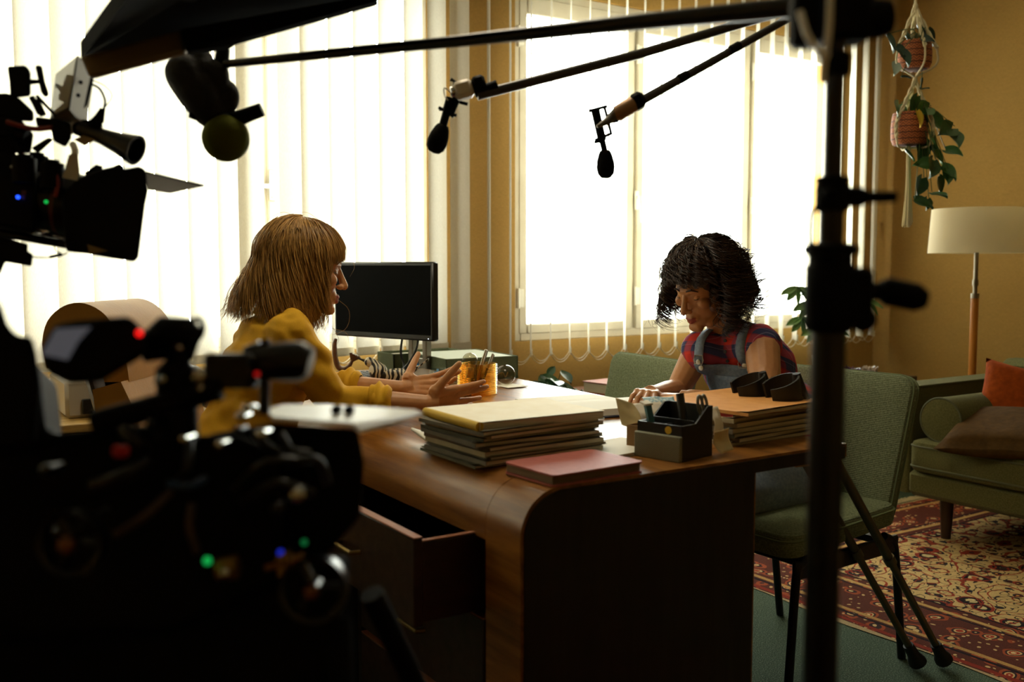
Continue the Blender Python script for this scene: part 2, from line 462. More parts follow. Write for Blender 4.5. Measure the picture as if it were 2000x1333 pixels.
MXZ = Mx(((1, 0, 0, 0), (0, 0, 1, 0), (0, 1, 0, 0), (0, 0, 0, 1)))   # local (x, y, h) -> world (x, h, y)
b = MB(); b.prism(waterfall(False), DY0 + .131, DY1, MXZ)
for v in b.v:
    if v.x > DX1 - .001 and v.y > 1.7: v.x += .10
mk('desktop', b, M_desk, desk, smooth=30)
pts = waterfall(True); b = MB(); b.prism(pts, DY0 + .004, DY0 + .129, MXZ)
mk('end_frame', b, M_desk, desk, smooth=30)
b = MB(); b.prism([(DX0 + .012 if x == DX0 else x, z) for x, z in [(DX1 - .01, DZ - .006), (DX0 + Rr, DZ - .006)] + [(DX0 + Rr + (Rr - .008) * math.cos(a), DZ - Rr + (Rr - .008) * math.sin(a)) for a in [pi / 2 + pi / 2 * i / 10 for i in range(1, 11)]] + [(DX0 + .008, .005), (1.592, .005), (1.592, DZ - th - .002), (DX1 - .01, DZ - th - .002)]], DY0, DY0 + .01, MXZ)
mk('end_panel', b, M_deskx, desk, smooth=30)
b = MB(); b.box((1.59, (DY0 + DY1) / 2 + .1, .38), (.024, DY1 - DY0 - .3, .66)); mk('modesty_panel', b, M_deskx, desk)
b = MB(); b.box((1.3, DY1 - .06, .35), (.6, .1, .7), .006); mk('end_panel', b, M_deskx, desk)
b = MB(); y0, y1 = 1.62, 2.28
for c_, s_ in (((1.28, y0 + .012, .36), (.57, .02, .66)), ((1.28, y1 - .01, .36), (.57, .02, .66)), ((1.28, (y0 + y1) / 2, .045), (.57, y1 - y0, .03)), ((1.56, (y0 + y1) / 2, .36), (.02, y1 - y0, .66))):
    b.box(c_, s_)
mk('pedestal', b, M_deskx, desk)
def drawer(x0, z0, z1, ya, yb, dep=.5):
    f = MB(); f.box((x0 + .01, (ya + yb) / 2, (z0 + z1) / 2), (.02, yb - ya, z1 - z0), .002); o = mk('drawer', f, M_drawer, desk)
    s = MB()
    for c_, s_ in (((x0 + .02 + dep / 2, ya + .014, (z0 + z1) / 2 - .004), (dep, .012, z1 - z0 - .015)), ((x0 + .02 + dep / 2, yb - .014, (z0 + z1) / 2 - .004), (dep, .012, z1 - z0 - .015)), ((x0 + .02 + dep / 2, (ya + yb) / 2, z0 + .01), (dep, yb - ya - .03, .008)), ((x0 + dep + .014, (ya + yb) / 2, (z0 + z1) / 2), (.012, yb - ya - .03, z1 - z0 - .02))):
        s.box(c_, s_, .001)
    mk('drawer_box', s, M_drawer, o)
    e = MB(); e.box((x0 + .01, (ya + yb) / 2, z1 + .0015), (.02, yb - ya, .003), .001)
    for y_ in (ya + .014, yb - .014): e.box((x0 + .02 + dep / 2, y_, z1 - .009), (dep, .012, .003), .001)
    mk('painted_rim_highlight', e, M_rim, o)
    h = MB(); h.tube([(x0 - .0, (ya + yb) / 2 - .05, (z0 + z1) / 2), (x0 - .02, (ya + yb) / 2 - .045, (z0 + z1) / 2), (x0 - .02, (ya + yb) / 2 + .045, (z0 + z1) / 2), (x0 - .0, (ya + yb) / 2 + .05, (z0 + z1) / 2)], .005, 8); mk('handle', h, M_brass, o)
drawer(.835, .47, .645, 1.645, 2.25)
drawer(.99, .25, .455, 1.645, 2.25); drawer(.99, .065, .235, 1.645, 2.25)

# ---------- green upholstery ----------
def weave_mat(name, c1, c2, sc=700, rough=.9, bump=.6, ribs=None):
    t = NT(name); mp = t.coord()
    v = t.n('ShaderNodeTexVoronoi', i_Scale=float(sc)); t.l(mp, 'Vector', v, 'Vector')
    n = t.n('ShaderNodeTexNoise', i_Scale=sc * .35, i_Detail=3.0); t.l(mp, 'Vector', n, 'Vector')
    r = t.ramp(n, 'Fac', [(.3, c1), (.7, c2)]); t.l(r, 'Color', t.b, 'Base Color')
    t.b.inputs['Roughness'].default_value = rough; t.b.inputs['Specular IOR Level'].default_value = .08
    t.b.inputs['Sheen Weight'].default_value = .04
    if ribs:
        m2 = t.coord(); w = t.n('ShaderNodeTexWave', i_Scale=float(ribs), bands_direction='Z'); t.l(m2, 'Vector', w, 'Vector')
        a = t.n('ShaderNodeMath', operation='ADD'); t.l(w, 'Fac', a, 0); t.l(v, 'Distance', a, 1); t.bump(a, 'Value', bump, .0015)
    else: t.bump(v, 'Distance', bump, .001)
    return t.m
M_green = weave_mat('sage_green_weave', '#687154', '#929d7d', 600, ribs=60)
M_greenpipe = mat('green_piping', '#6c7855', .8)
M_sofa = weave_mat('olive_sofa_weave', '#4d4a26', '#656038', 550)
M_black = mat('black_metal_tube', '#0b0b0b', .4, .3)

def rounded(w, h, r, n=5, r2=None):
    r2 = r if r2 is None else r2; o = []
    for cx, cy, a0, q in ((w / 2, h / 2, 0, r), (-w / 2, h / 2, pi / 2, r), (-w / 2, -h / 2, pi, r2), (w / 2, -h / 2, 1.5 * pi, r2)):
        for i in range(n + 1):
            a = a0 + pi / 2 * i / n; o.append((cx - math.copysign(q, cx) + q * math.cos(a), cy - math.copysign(q, cy) + q * math.sin(a)))
    return o
def soft_panel(b, out, M, th=.05, e=.012):
    """upholstered slab from a 2-D outline, edges rounded; local z is its thickness"""
    k = len(out); c = sum((V((x, y)) for x, y in out), V((0, 0))) / k
    def ring(inset, z): return [(x - (x - c.x) / max(1e-6, (V((x, y)) - c).length) * inset, y - (y - c.y) / max(1e-6, (V((x, y)) - c).length) * inset, z) for x, y in out]
    vs = []; fs = []
    rings = [ring(e * 5, -th * .56), ring(e, -th / 2), ring(e * .3, -th / 2 + e * .3), ring(0, -th / 2 + e), ring(0, th / 2 - e), ring(e * .3, th / 2 - e * .3), ring(e, th / 2), ring(e * 5, th * .56)]
    for r in rings: vs += r
    for i in range(len(rings) - 1):
        for j in range(k): fs.append((i * k + j, i * k + (j + 1) % k, (i + 1) * k + (j + 1) % k, (i + 1) * k + j))
    fs.append(tuple(range(k))); fs.append(tuple((len(rings) - 1) * k + j for j in range(k)))
    b.add(vs, fs, M); return [rings[3], rings[4]]
def visitor_chair(label, loc, rz):
    """faces local -X; seat .48 deep, .48 wide"""
    t = thing('visitor_chair', label, 'chair', loc, rz, 'green visitor chairs by the desk')
    b = MB(); Ms = T(0, 0, .44) @ RY(math.radians(-3)); rg = soft_panel(b, rounded(.50, .48, .05), Ms, .07, .02); so = mk('seat', b, M_green, t, True)
    p = MB(); p.tube([Ms @ V((x * 1.0, y * 1.0, z)) for x, y, z in rg[1]], .004, 6, closed=True); mk('piping', p, M_greenpipe, so, True)
    b = MB(); Mb = T(.275, 0, .63) @ RY(math.radians(13)) @ Mx(((0, 0, -1, 0), (1, 0, 0, 0), (0, 1, 0, 0), (0, 0, 0, 1)))
    out = rounded(.47, .44, .045); out = [(x * (1 - .06 * (y < 0)), y) for x, y in out]
    rg = soft_panel(b, out, Mb, .055, .016); bo = mk('backrest', b, M_green, t, True)
    p = MB()
    for r in rg: p.tube([Mb @ V(q) for q in r], .0035, 6, closed=True)
    mk('piping', p, M_greenpipe, bo, True)
    for sy in (-1, 1):
        f = MB(); f.tube(bez([(-.23, sy * .225, 0), (-.205, sy * .225, .33), (-.185, sy * .225, .375), (-.14, sy * .225, .39)], 5), .0125, 10); mk('leg', f, M_black, t, True)
        f = MB(); f.tube(bez([(.30, sy * .225, 0), (.255, sy * .225, .30), (.235, sy * .225, .365), (.19, sy * .225, .39)], 5), .0125, 10); mk('leg', f, M_black, t, True)
        f = MB(); f.box((.02, sy * .225, .36), (.47, .016, .05), .004); mk('side_rail', f, M_black, t, True)
        f = MB(); f.tube([(.22, sy * .17, .40), (.30, sy * .17, .47), (.315, sy * .17, .60)], .010, 8); mk('back_support', f, M_black, t, True)
    for x in (-.16, .2):
        f = MB(); f.box((x, 0, .372), (.03, .44, .02), .003); mk('cross_rail', f, M_black, t, True)
    return t
visitor_chair('green upholstered chair nearest the pole, its empty corner of the seat showing', (2.20, 1.955, 0), math.radians(3))
visitor_chair('green upholstered chair on the far side, its back showing left of the dark-haired woman', (1.985, 2.67, 0), math.radians(-5))

# ---------- rugs ----------
def rug_mat(name, sx, sy, border, cream, dark=False):
    """ornament mirrored about the rug's middle; local XY in metres"""
    t = NT(name); L = t.t.links.new
    tc = t.n('ShaderNodeTexCoord'); sep = t.n('ShaderNodeSeparateXYZ'); L(tc.outputs['Object'], sep.inputs[0])
    def mth(op, a, bv=None, c=None):
        m = t.n('ShaderNodeMath', operation=op)
        for i, q in enumerate((a, bv, c)):
            if q is None: continue
            if isinstance(q, (int, float)): m.inputs[i].default_value = q
            else: L(q, m.inputs[i])
        return m.outputs[0]
    ax = mth('ABSOLUTE', sep.outputs[0]); ay = mth('ABSOLUTE', sep.outputs[1])
    dx = mth('SUBTRACT', sx / 2, ax); dy = mth('SUBTRACT', sy / 2, ay); d = mth('MINIMUM', dx, dy)
    cmb = t.n('ShaderNodeCombineXYZ'); L(ax, cmb.inputs[0]); L(ay, cmb.inputs[1])
    nz = t.n('ShaderNodeTexNoise', i_Scale=7.0, i_Detail=2.0); L(cmb.outputs[0], nz.inputs['Vector'])
    warp = t.n('ShaderNodeMixRGB', blend_type='LINEAR_LIGHT', i_Fac=.035); L(cmb.outputs[0], warp.inputs[1]); L(nz.outputs['Color'], warp.inputs[2])
    def vor(scale, feature='F1', vec=warp.outputs[0]):
        v = t.n('ShaderNodeTexVoronoi', i_Scale=scale, feature=feature); L(vec, v.inputs['Vector']); return v
    def rampc(src, stops, interp='CONSTANT'):
        r = t.n('ShaderNodeValToRGB'); r.color_ramp.interpolation = interp; e = r.color_ramp.elements
        while len(e) < len(stops): e.new(.5)
        for el, (p, c) in zip(e, stops): el.position = p; el.color = lin(c)
        L(src, r.inputs[0]); return r.outputs[0]
    def mix(fac, a, bb):
        m = t.n('ShaderNodeMixRGB'); L(fac, m.inputs[0])
        for i, q in ((1, a), (2, bb)):
            if isinstance(q, str): m.inputs[i].default_value = lin(q)
            else: L(q, m.inputs[i])
        return m.outputs[0]
    # rosettes: rings round cell centres
    v1 = vor(6.5); fl = rampc(v1.outputs['Distance'], [(0, '#b5562f'), (.10, '#e0c489'), (.17, '#241a18'), (.25, '#8f2f1c'), (.31, cream)])
    v2 = vor(15.0); sm = rampc(v2.outputs['Distance'], [(0, '#d79a4c'), (.10, '#4e1a12'), (.2, '#20242a'), (.3, cream)])
    m1 = mth('GREATER_THAN', v1.outputs['Distance'], .31); field = mix(m1, fl, sm)
    # winding stems
    wn = t.n('ShaderNodeTexNoise', i_Scale=5.0, i_Detail=1.0); L(cmb.outputs[0], wn.inputs['Vector'])
    st = mth('ABSOLUTE', mth('SUBTRACT', mth('FRACT', mth('MULTIPLY', wn.outputs['Fac'], 9.0)), .5)); stm = mth('LESS_THAN', st, .075)
    field = mix(stm, field, '#9c3a20')
    wn2 = t.n('ShaderNodeTexNoise', i_Scale=11.0, i_Detail=1.0); L(cmb.outputs[0], wn2.inputs['Vector'])
    st2 = mth('LESS_THAN', mth('ABSOLUTE', mth('SUBTRACT', mth('FRACT', mth('MULTIPLY', wn2.outputs['Fac'], 8.0)), .5)), .07)
    field = mix(st2, field, '#3a2a22')
    v5 = vor(34.0); sp = mth('LESS_THAN', v5.outputs['Distance'], .17); field = mix(sp, field, '#2b2526')
    # border ornament
    v3 = vor(13.0); bo = rampc(v3.outputs['Distance'], [(0, '#e3c58c'), (.10, '#a63a20'), (.19, '#d8b277'), (.25, '#3a2522'), (.33, '#a04a26'), (.44, '#5c2a1a')])
    v4 = vor(30.0); bsp = mth('LESS_THAN', v4.outputs['Distance'], .2); bo = mix(bsp, bo, '#d2ab70')
    inb = mth('LESS_THAN', d, border); col = mix(inb, field, bo)
    # guard stripes
    fr = mth('FRACT', mth('MULTIPLY', d, 1 / .035))
    for dd, w, c in ((border, .012, '#2a1512'), (border - .05, .02, '#c59a58'), (border - .075, .01, '#1d1518'), (.10, .02, '#b98c4e'), (.075, .012, '#241416'), (.03, .016, '#8d2d1a'), (0, .03, '#b99f72')):
        m = mth('LESS_THAN', mth('ABSOLUTE', mth('SUBTRACT', d, dd)), w / 2 if dd else w / 2); col = mix(m, col, c)
    L(col, t.b.inputs['Base Color'])
    f = t.n('ShaderNodeTexNoise', i_Scale=330.0, i_Detail=2.0); L(tc.outputs['Object'], f.inputs['Vector'])
    hv = t.n('ShaderNodeMixRGB', blend_type='MULTIPLY', i_Fac=.5); L(col, hv.inputs[1])
    g = rampc(f.outputs['Fac'], [(.3, '#707070'), (.7, '#ffffff')], 'LINEAR'); L(g, hv.inputs[2]); L(hv.outputs[0], t.b.inputs['Base Color'])
    t.b.inputs['Roughness'].default_value = .95; t.b.inputs['Specular IOR Level'].default_value = .1
    t.bump(f, 'Fac', .7, .004); return t.m
def rug(label, x0, x1, y0, y1, m, fringe=True, z=.012):
    cx, cy = (x0 + x1) / 2, (y0 + y1) / 2; w, h = x1 - x0, y1 - y0
    r = thing('persian_rug', label, 'rug', (cx, cy, 0))
    b = MB(); n1, n2 = 30, 40; rr = random.Random(3)
    def f(u, v):
        e = min(u, 1 - u, v, 1 - v)
        wob = .010 * math.sin(v * 31) if u in (0, 1) else 0
        wob2 = .008 * math.sin(u * 27) if v in (0, 1) else 0
        return ((u - .5) * w + wob, (v - .5) * h + wob2, z * (1 if e > 0.001 else .2) + .002 * math.sin(u * 19) * math.sin(v * 23))
    b.grid(f, n1, n2); mk('rug_pile', b, m, r, True, 180)
    if fringe:
        b = MB()
        for i in range(int(w / .008)):
            x = -w / 2 + .004 + i * .008
            for sy in (-1, 1):
                b.tube([(x, sy * h / 2, .006), (x + rr.uniform(-.008, .008), sy * (h / 2 + .025), .006), (x + rr.uniform(-.015, .015), sy * (h / 2 + rr.uniform(.045, .065)), .003)], .0016, 4)
        o = mk('rug_fringe', b, mat('cream_fringe', '#c9b184', .9), r, True, recalc=False); o['kind'] = 'stuff'
    return r
rug('large cream and red patterned rug under the sofa and green chair', 2.60, 4.95, -.75, 2.93, rug_mat('persian_field', 2.35, 3.68, .40, '#d2ad70'))
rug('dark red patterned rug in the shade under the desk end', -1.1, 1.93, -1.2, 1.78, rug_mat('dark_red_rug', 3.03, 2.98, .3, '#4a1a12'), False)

# ---------- sofa ----------
sofa = thing('sofa', 'olive green upholstered sofa with rolled bolster against the right wall', 'sofa', (4.2, 1.4, 0))
SX0, SX1, SY0, SY1 = 3.60, 4.60, .2, 2.52
b = MB(); b.box(((SX0 + SX1) / 2 + .01, (SY0 + SY1) / 2, .255), (SX1 - SX0 - .02, SY1 - SY0, .11), .02); mk('base', b, M_sofa, sofa)
b = MB(); b.prism(rounded(.96, .12, .02), .2, .66, T((SX0 + SX1) / 2 + .03, SY1 - .02 + .09, 0)); ao = mk('armrest', b, M_sofa, sofa)
p = MB()
for yy in (SY1 + .012, SY1 + .126): p.tube([(SX0 + .06, yy, .655), (SX1 - .05, yy, .655)], .005, 6)
mk('piping', p, mat('olive_piping', '#4d4c2c', .8), ao)
b = MB(); b.prism(rounded(.96, .12, .02), .2, .66, T((SX0 + SX1) / 2 + .03, SY0 - .07, 0)); mk('armrest', b, M_sofa, sofa)
b = MB(); b.box((SX1 - .06, (SY0 + SY1) / 2 + .02, .47), (.14, SY1 - SY0 + .20, .52), .03); mk('back_frame', b, M_sofa, sofa)
for k in range(2):
    yc = SY1 - .01 - .575 - k * 1.16
    b = MB(); Mc = T((SX0 + SX1) / 2 - .04, yc, .375); rg = soft_panel(b, rounded(.92, 1.15, .05), Mc, .13, .022); co = mk('seat_cushion', b, M_sofa, sofa)
    p = MB()
    for r in rg: p.tube([Mc @ V(q) for q in r], .0045, 6, closed=True)
    mk('piping', p, MATS['olive_piping'], co)
    b = MB(); Mc = T(SX1 - .20, yc - .16, .66) @ RY(math.radians(14)) @ Mx(((0, 0, -1, 0), (1, 0, 0, 0), (0, 1, 0, 0), (0, 0, 0, 1))); rg = soft_panel(b, rounded(.95, .44, .07), Mc, .16, .03); co = mk('back_cushion', b, M_sofa, sofa)
    p = MB()
    for r in rg: p.tube([Mc @ V(q) for q in r], .0045, 6, closed=True)
    mk('piping', p, MATS['olive_piping'], co)
b = MB(); bc = V((SX0 + .04, 2.385, .535)); br = .093
Mb = frame(bc, (0, 1, 0), (1, 0, 0)); b.lathe([(.001, -.004), (br * .6, -.006), (br * .95, 0), (br, .012), (br, .80), (br * .9, .815), (.001, .815)], 32, frame(bc, (0, 0, 1), (1, 0, 0)))
o = tag(mk('bolster_cushion', b, M_sofa), 'round olive green bolster lying along the sofa armrest', 'cushion')
p = MB(); p.tube([bc + V((0.002, br * .985 * math.cos(a), br * .985 * math.sin(a))) for a in [2 * pi * i / 40 for i in range(40)]], .0045, 6, closed=True); mk('piping', p, MATS['olive_piping'], o)
for x in (SX0 + .16, SX1 - .12):
    for y in (SY0 + .1, SY1 - .1):
        b = MB(); b.lathe([(.02, 0), (.03, .20)], 14, T(x, y, .012)); mk('leg', b, mat('dark_wood_leg', '#3a2413', .45), sofa)

def scatter_cushion(label, m, M, w, h, t_, seamcol):
    b = MB(); b.pad(w, h, t_, M, 18, .06, .10)
    for v in b.v:
        q = v * 9; v += V((0, 0, 1)) * .006 * noise.noise(q) + V((1, 0, 0)) * .006 * noise.noise(q + V((7, 3, 1)))
    o = tag(mk('throw_cushion', b, m, smooth=180), label, 'cushion')
    return o
M_rust = mat('rust_linen', '#93400f', .9, noise_s=40, col2='#7c330c', spec=.08, bump=.5, bscale=60, bdist=.004)
M_brown = mat('brown_linen', '#4f3717', .9, noise_s=40, col2='#412c12', spec=.08, bump=.6, bscale=30, bdist=.006)
Mc = frame((3.978,2.214,0.5749), (.30, -.92, -.12), (-.80, -.25, .35)); scatter_cushion('rust orange cushion propped on the sofa', M_rust, Mc, .41, .38, .12, 0)
Mc = frame((3.733,2.117,0.515), (.25, -.95, .06), (-.22, -.10, .95)); scatter_cushion('brown cushion slumped on the sofa seat below the rust one', M_brown, Mc, .50, .42, .12, 0)

# ---------- floor lamp ----------
M_shade = NT('linen_lampshade'); M_shade.b.inputs['Base Color'].default_value = lin('#f3e9cf'); M_shade.b.inputs['Roughness'].default_value = .9; M_shade.b.inputs['Transmission Weight'].default_value = 0
mp = M_shade.coord((300, 300, 300)); nn = M_shade.n('ShaderNodeTexNoise', i_Scale=1.0); M_shade.l(mp, 'Vector', nn, 'Vector'); M_shade.bump(nn, 'Fac', .4, .001)
tl_ = M_shade.n('ShaderNodeBsdfTranslucent', i_Color=lin('#f3e6c4')); mx = M_shade.n('ShaderNodeMixShader', i_Fac=.45); M_shade.l(M_shade.b, 'BSDF', mx, 1); M_shade.l(tl_, 'BSDF', mx, 2); M_shade.l(mx, 'Shader', M_shade.out, 'Surface'); M_shade = M_shade.m
lx, ly = 4.70, 2.91
lamp = thing('floor_lamp', 'floor lamp with wide cream drum shade and honey wood pole, behind the sofa arm', 'lamp', (lx, ly, 0))
b = MB(); b.lathe([(.232, 1.236), (.219, 1.46), (.216, 1.46), (.229, 1.236)], 48, T(lx, ly, 0), False); mk('lamp_shade', b, M_shade, lamp)
b = MB(); b.cyl((lx, ly, .03), (lx, ly, 1.02), .019, n=16); mk('pole', b, mat('honey_wood', '#a8641c', .4, noise_s=6, col2='#c07a2a', stretch=(8, 8, .6)), lamp)
b = MB(); b.cyl((lx, ly, 1.02), (lx, ly, 1.30), .011, n=12); b.cyl((lx, ly, 1.07), (lx, ly, 1.10), .015, n=12); b.cyl((lx, ly, 1.005), (lx, ly, 1.03), .0205, n=16)
for a in range(3): b.cyl((lx, ly, 1.30), (lx + .23 * math.cos(a * 2.1), ly + .23 * math.sin(a * 2.1), 1.245), .002, n=6)
mk('stem', b, mat('pewter', '#8d8577', .35, .9), lamp)
b = MB(); b.lathe([(.001, 0), (.15, 0), (.15, .015), (.03, .03), (.001, .03)], 32, T(lx, ly, 0)); mk('base', b, MATS['pewter'], lamp)
b = MB(); b.cyl((lx, ly, 1.30), (lx, ly, 1.34), .018, n=12); b.ball((lx, ly, 1.38), .03, 12); mk('bulb', b, M_white, lamp)

# ---------- people ----------
from mathutils.bvhtree import BVHTree
def skin_mat(name, c1, c2):
    t = NT(name); mp = t.coord(); n = t.n('ShaderNodeTexNoise', i_Scale=35.0, i_Detail=4.0); t.l(mp, 'Vector', n, 'Vector')
    r = t.ramp(n, 'Fac', [(.3, c1), (.7, c2)]); t.l(r, 'Color', t.b, 'Base Color')
    t.b.inputs['Roughness'].default_value = .48; t.b.inputs['Subsurface Weight'].default_value = .06
    t.b.inputs['Subsurface Radius'].default_value = (.012, .005, .003); t.b.inputs['Subsurface Scale'].default_value = 1.0
    n2 = t.n('ShaderNodeTexNoise', i_Scale=240.0, i_Detail=2.0); t.l(mp, 'Vector', n2, 'Vector'); t.bump(n2, 'Fac', .12, .0006); return t.m
M_lip = mat('lip', '#9b4a3e', .4); M_eye = mat('eye_white', '#9b9186', .4); M_iris = mat('dark_iris', '#22140c', .2)
M_nail = mat('fingernail', '#c98f7a', .3)

def hand(B, wrist, d, p, right, curl, thumb=(.55, .75, .25), s=1.0, spread=(.10, .03, -.03, -.12), tcurl=.25, nails=None):
    wrist = V(wrist); d = V(d).normalized(); p = V(p); p = (p - d * p.dot(d)).normalized()
    t = d.cross(p) * (1 if right else -1)
    offs = (.028, .0095, -.0095, -.027); kn = (.086, .090, .085, .077)
    seg = ((.042, .025, .021), (.046, .029, .022), (.042, .027, .021), (.033, .020, .018)); rad = (.0092, .0095, .0090, .0080)
    B.tube([wrist - d * .01, wrist + d * .03], [.021 * s, .022 * s], 12)
    B.ball(wrist, .022 * s, 12)
    for i in range(4):
        a = wrist + d * .012 + t * offs[i] * .55 * s; k = wrist + (d * kn[i] + t * offs[i]) * s
        B.tube([a, a.lerp(k, .5) + p * .003, k], [.0135 * s, .0135 * s, .0115 * s], 10); B.ball(k, .0113 * s, 10)
        if i < 3:
            k2 = wrist + (d * kn[i + 1] + t * offs[i + 1]) * s; B.tube([a.lerp(k, .3), k.lerp(k2, .5) - d * .012], [.012 * s, .0105 * s], 8)
        fd = (d + t * spread[i]).normalized(); ang = 0; q = k
        for j in range(3):
            ang += curl[i][j]; dd = fd * math.cos(ang) + p * math.sin(ang); e = q + dd * seg[i][j] * s
            r0 = rad[i] * (1 - .10 * j) * s; r1 = rad[i] * (1 - .10 * (j + 1)) * s
            B.tube([q, e], [r0, r1], 10); B.ball(e, r1 * 1.02, 10); q = e
        if nails is not None: nails.append((q - p * rad[i] * .62 * s * math.cos(ang) + fd * math.sin(ang) * rad[i] * .6, dd, -p * math.cos(ang) + fd * math.sin(ang), rad[i] * .62))
    tb = wrist + (d * .020 + t * .020 + p * .006) * s; td = (d * thumb[0] + t * thumb[1] + p * thumb[2]).normalized()
    B.ball(tb + td * .012, .0175 * s, 10); q = tb
    for j, (L, r0, r1) in enumerate(((.046, .0155, .0115), (.033, .0112, .0102), (.027, .0102, .0080))):
        e = q + td * L * s; B.tube([q, e], [r0 * s, r1 * s], 10); B.ball(e, r1 * s, 10); q = e
        td = (td + (d * .6 + p * .25) * tcurl).normalized()
    B.tube([tb + td * .02, wrist + (d * .065 + t * .018) * s], [.013 * s, .010 * s], 8)

def limb(B, pts, rr, n=14):
    for i, (p, r) in enumerate(zip(pts, rr)):
        B.ball(p, r, n)
        if i: B.tube([pts[i - 1], p], [rr[i - 1], r], n)

def head(B, M, lean=1.0, ears=True):
    b = lambda c, r, n=20: B.ball(c, r, n, M)
    tb = lambda p, r, n=10: [B.tube(p, r, n, M=M)] + [B.ball(q, rr, n, M) for q, rr in zip(p, r)]
    b((-.008, 0, .035), (.096, .076, .088), 28); b((.030, 0, .012), (.066, .067, .075), 28)
    b((.040, 0, -.035), (.050, .060, .068), 24); b((.046, 0, -.078), (.044, .046, .036), 20)
    tb([(.0, .052, -.055), (.05, .036, -.094)], [.018, .018]); tb([(.0, -.052, -.055), (.05, -.036, -.094)], [.018, .018])
    tb([(.076, .010, -.103), (.076, -.010, -.103)], [.0165, .0165])
    tb([(.078, -.034, .022), (.089, -.012, .019), (.089, .012, .019), (.078, .034, .022)], [.011, .012, .012, .011])
    tb([(.091, 0, .014), (.103, 0, -.012), (.113, 0, -.036)], [.0080, .0090, .0115])
    for s in (-1, 1):
        b((.102, s * .0125, -.040), (.010, .008, .0075), 12); b((.068, s * .043, -.022), (.022, .020, .020), 14)
        if ears: b((-.008, s * .077, -.008), (.018, .007, .030), 12)
    tb([(.086, -.021, -.071), (.0955, -.007, -.066), (.0965, 0, -.0675), (.0955, .007, -.066), (.086, .021, -.071)], [.005, .0068, .0062, .0068, .005])
    tb([(.085, -.019, -.073), (.0935, 0, -.079), (.085, .019, -.073)], [.005, .0080, .005])
    b((.080, 0, -.064), (.014, .028, .022), 14)

def voxel(B, name, vox, smooth, m, parent, sm_fac=.5):
    o = mk(name, B, m, parent, smooth=0)
    mod(o, 'REMESH', mode='VOXEL', voxel_size=vox, use_smooth_shade=True); mod(o, 'SMOOTH', factor=sm_fac, iterations=smooth)
    bake(o); return o
def verts_np(me):
    a = np.empty(len(me.vertices) * 3); me.vertices.foreach_get('co', a); return a.reshape(-1, 3)
def centers_np(me):
    a = np.empty(len(me.polygons) * 3); me.polygons.foreach_get('center', a); return a.reshape(-1, 3)
def paint(o, mats, M, rules):
    """material slots by place in the head's own frame"""
    me = o.data; me.materials.clear()
    for m in mats: me.materials.append(m)
    c = centers_np(me); I = np.array(M.inverted()); c = c @ I[:3, :3].T + I[:3, 3]
    mi = np.zeros(len(c), dtype=np.int32)
    for k, f in rules: mi[f(c)] = k
    me.polygons.foreach_set('material_index', mi); me.polygons.foreach_set('use_smooth', [True] * len(c)); me.update()
def append(o, mb, slot):
    """add loose bits (eyes, nails) to the same body mesh"""
    bm = bmesh.new(); bm.from_mesh(o.data); vs = [bm.verts.new(v) for v in mb.v]
    for f, mi in zip(mb.f, mb.mi):
        try: q = bm.faces.new([vs[i] for i in f]); q.material_index = slot + mi; q.smooth = True
        except ValueError: pass
    bm.to_mesh(o.data); bm.free()
def wrinkle(o, fn):
    me = o.data; me.update(); co = verts_np(me); nm = np.empty(len(co) * 3); me.vertices.foreach_get('normal', nm); nm = nm.reshape(-1, 3)
    d = np.array([fn(V(c)) for c in co]); me.vertices.foreach_set('co', (co + nm * d[:, None]).ravel()); me.update()
def eyes(M, look, closed, gap=.031):
    B = MB()
    for s in (-1, 1):
        c = V((.0755, s * gap, -.001)); B.m = 0; B.ball(c, .0122, 16, M)
        lk = V(look).normalized(); B.m = 1; B.ball(c + lk * .0070, .0062, 12, M)
        B.m = 2   # upper and lower lids, cut from a slightly larger ball
        pr = [(.0134 * math.sin(a), .0134 * math.cos(a)) for a in [pi * .5 * closed * i / 6 + .001 for i in range(7)]]
        B.lathe(pr, 18, M @ Mx.Translation(c) @ RY(math.radians(38)), False)
        B.lathe([(.0131 * math.sin(a), .0131 * math.cos(a)) for a in [pi * .34 * i / 4 + .001 for i in range(5)]], 18, M @ Mx.Translation(c) @ RY(math.radians(152)), False)
        B.m = 1
        B.tube([M @ (c + RY(math.radians(38)) @ V((.0136 * math.sin(pi * .5 * closed) * math.cos(a), .0136 * math.sin(pi * .5 * closed) * math.sin(a), .0136 * math.cos(pi * .5 * closed)))) for a in [-.9 + 1.8 * i / 8 for i in range(9)]], .0011, 5)
    return B

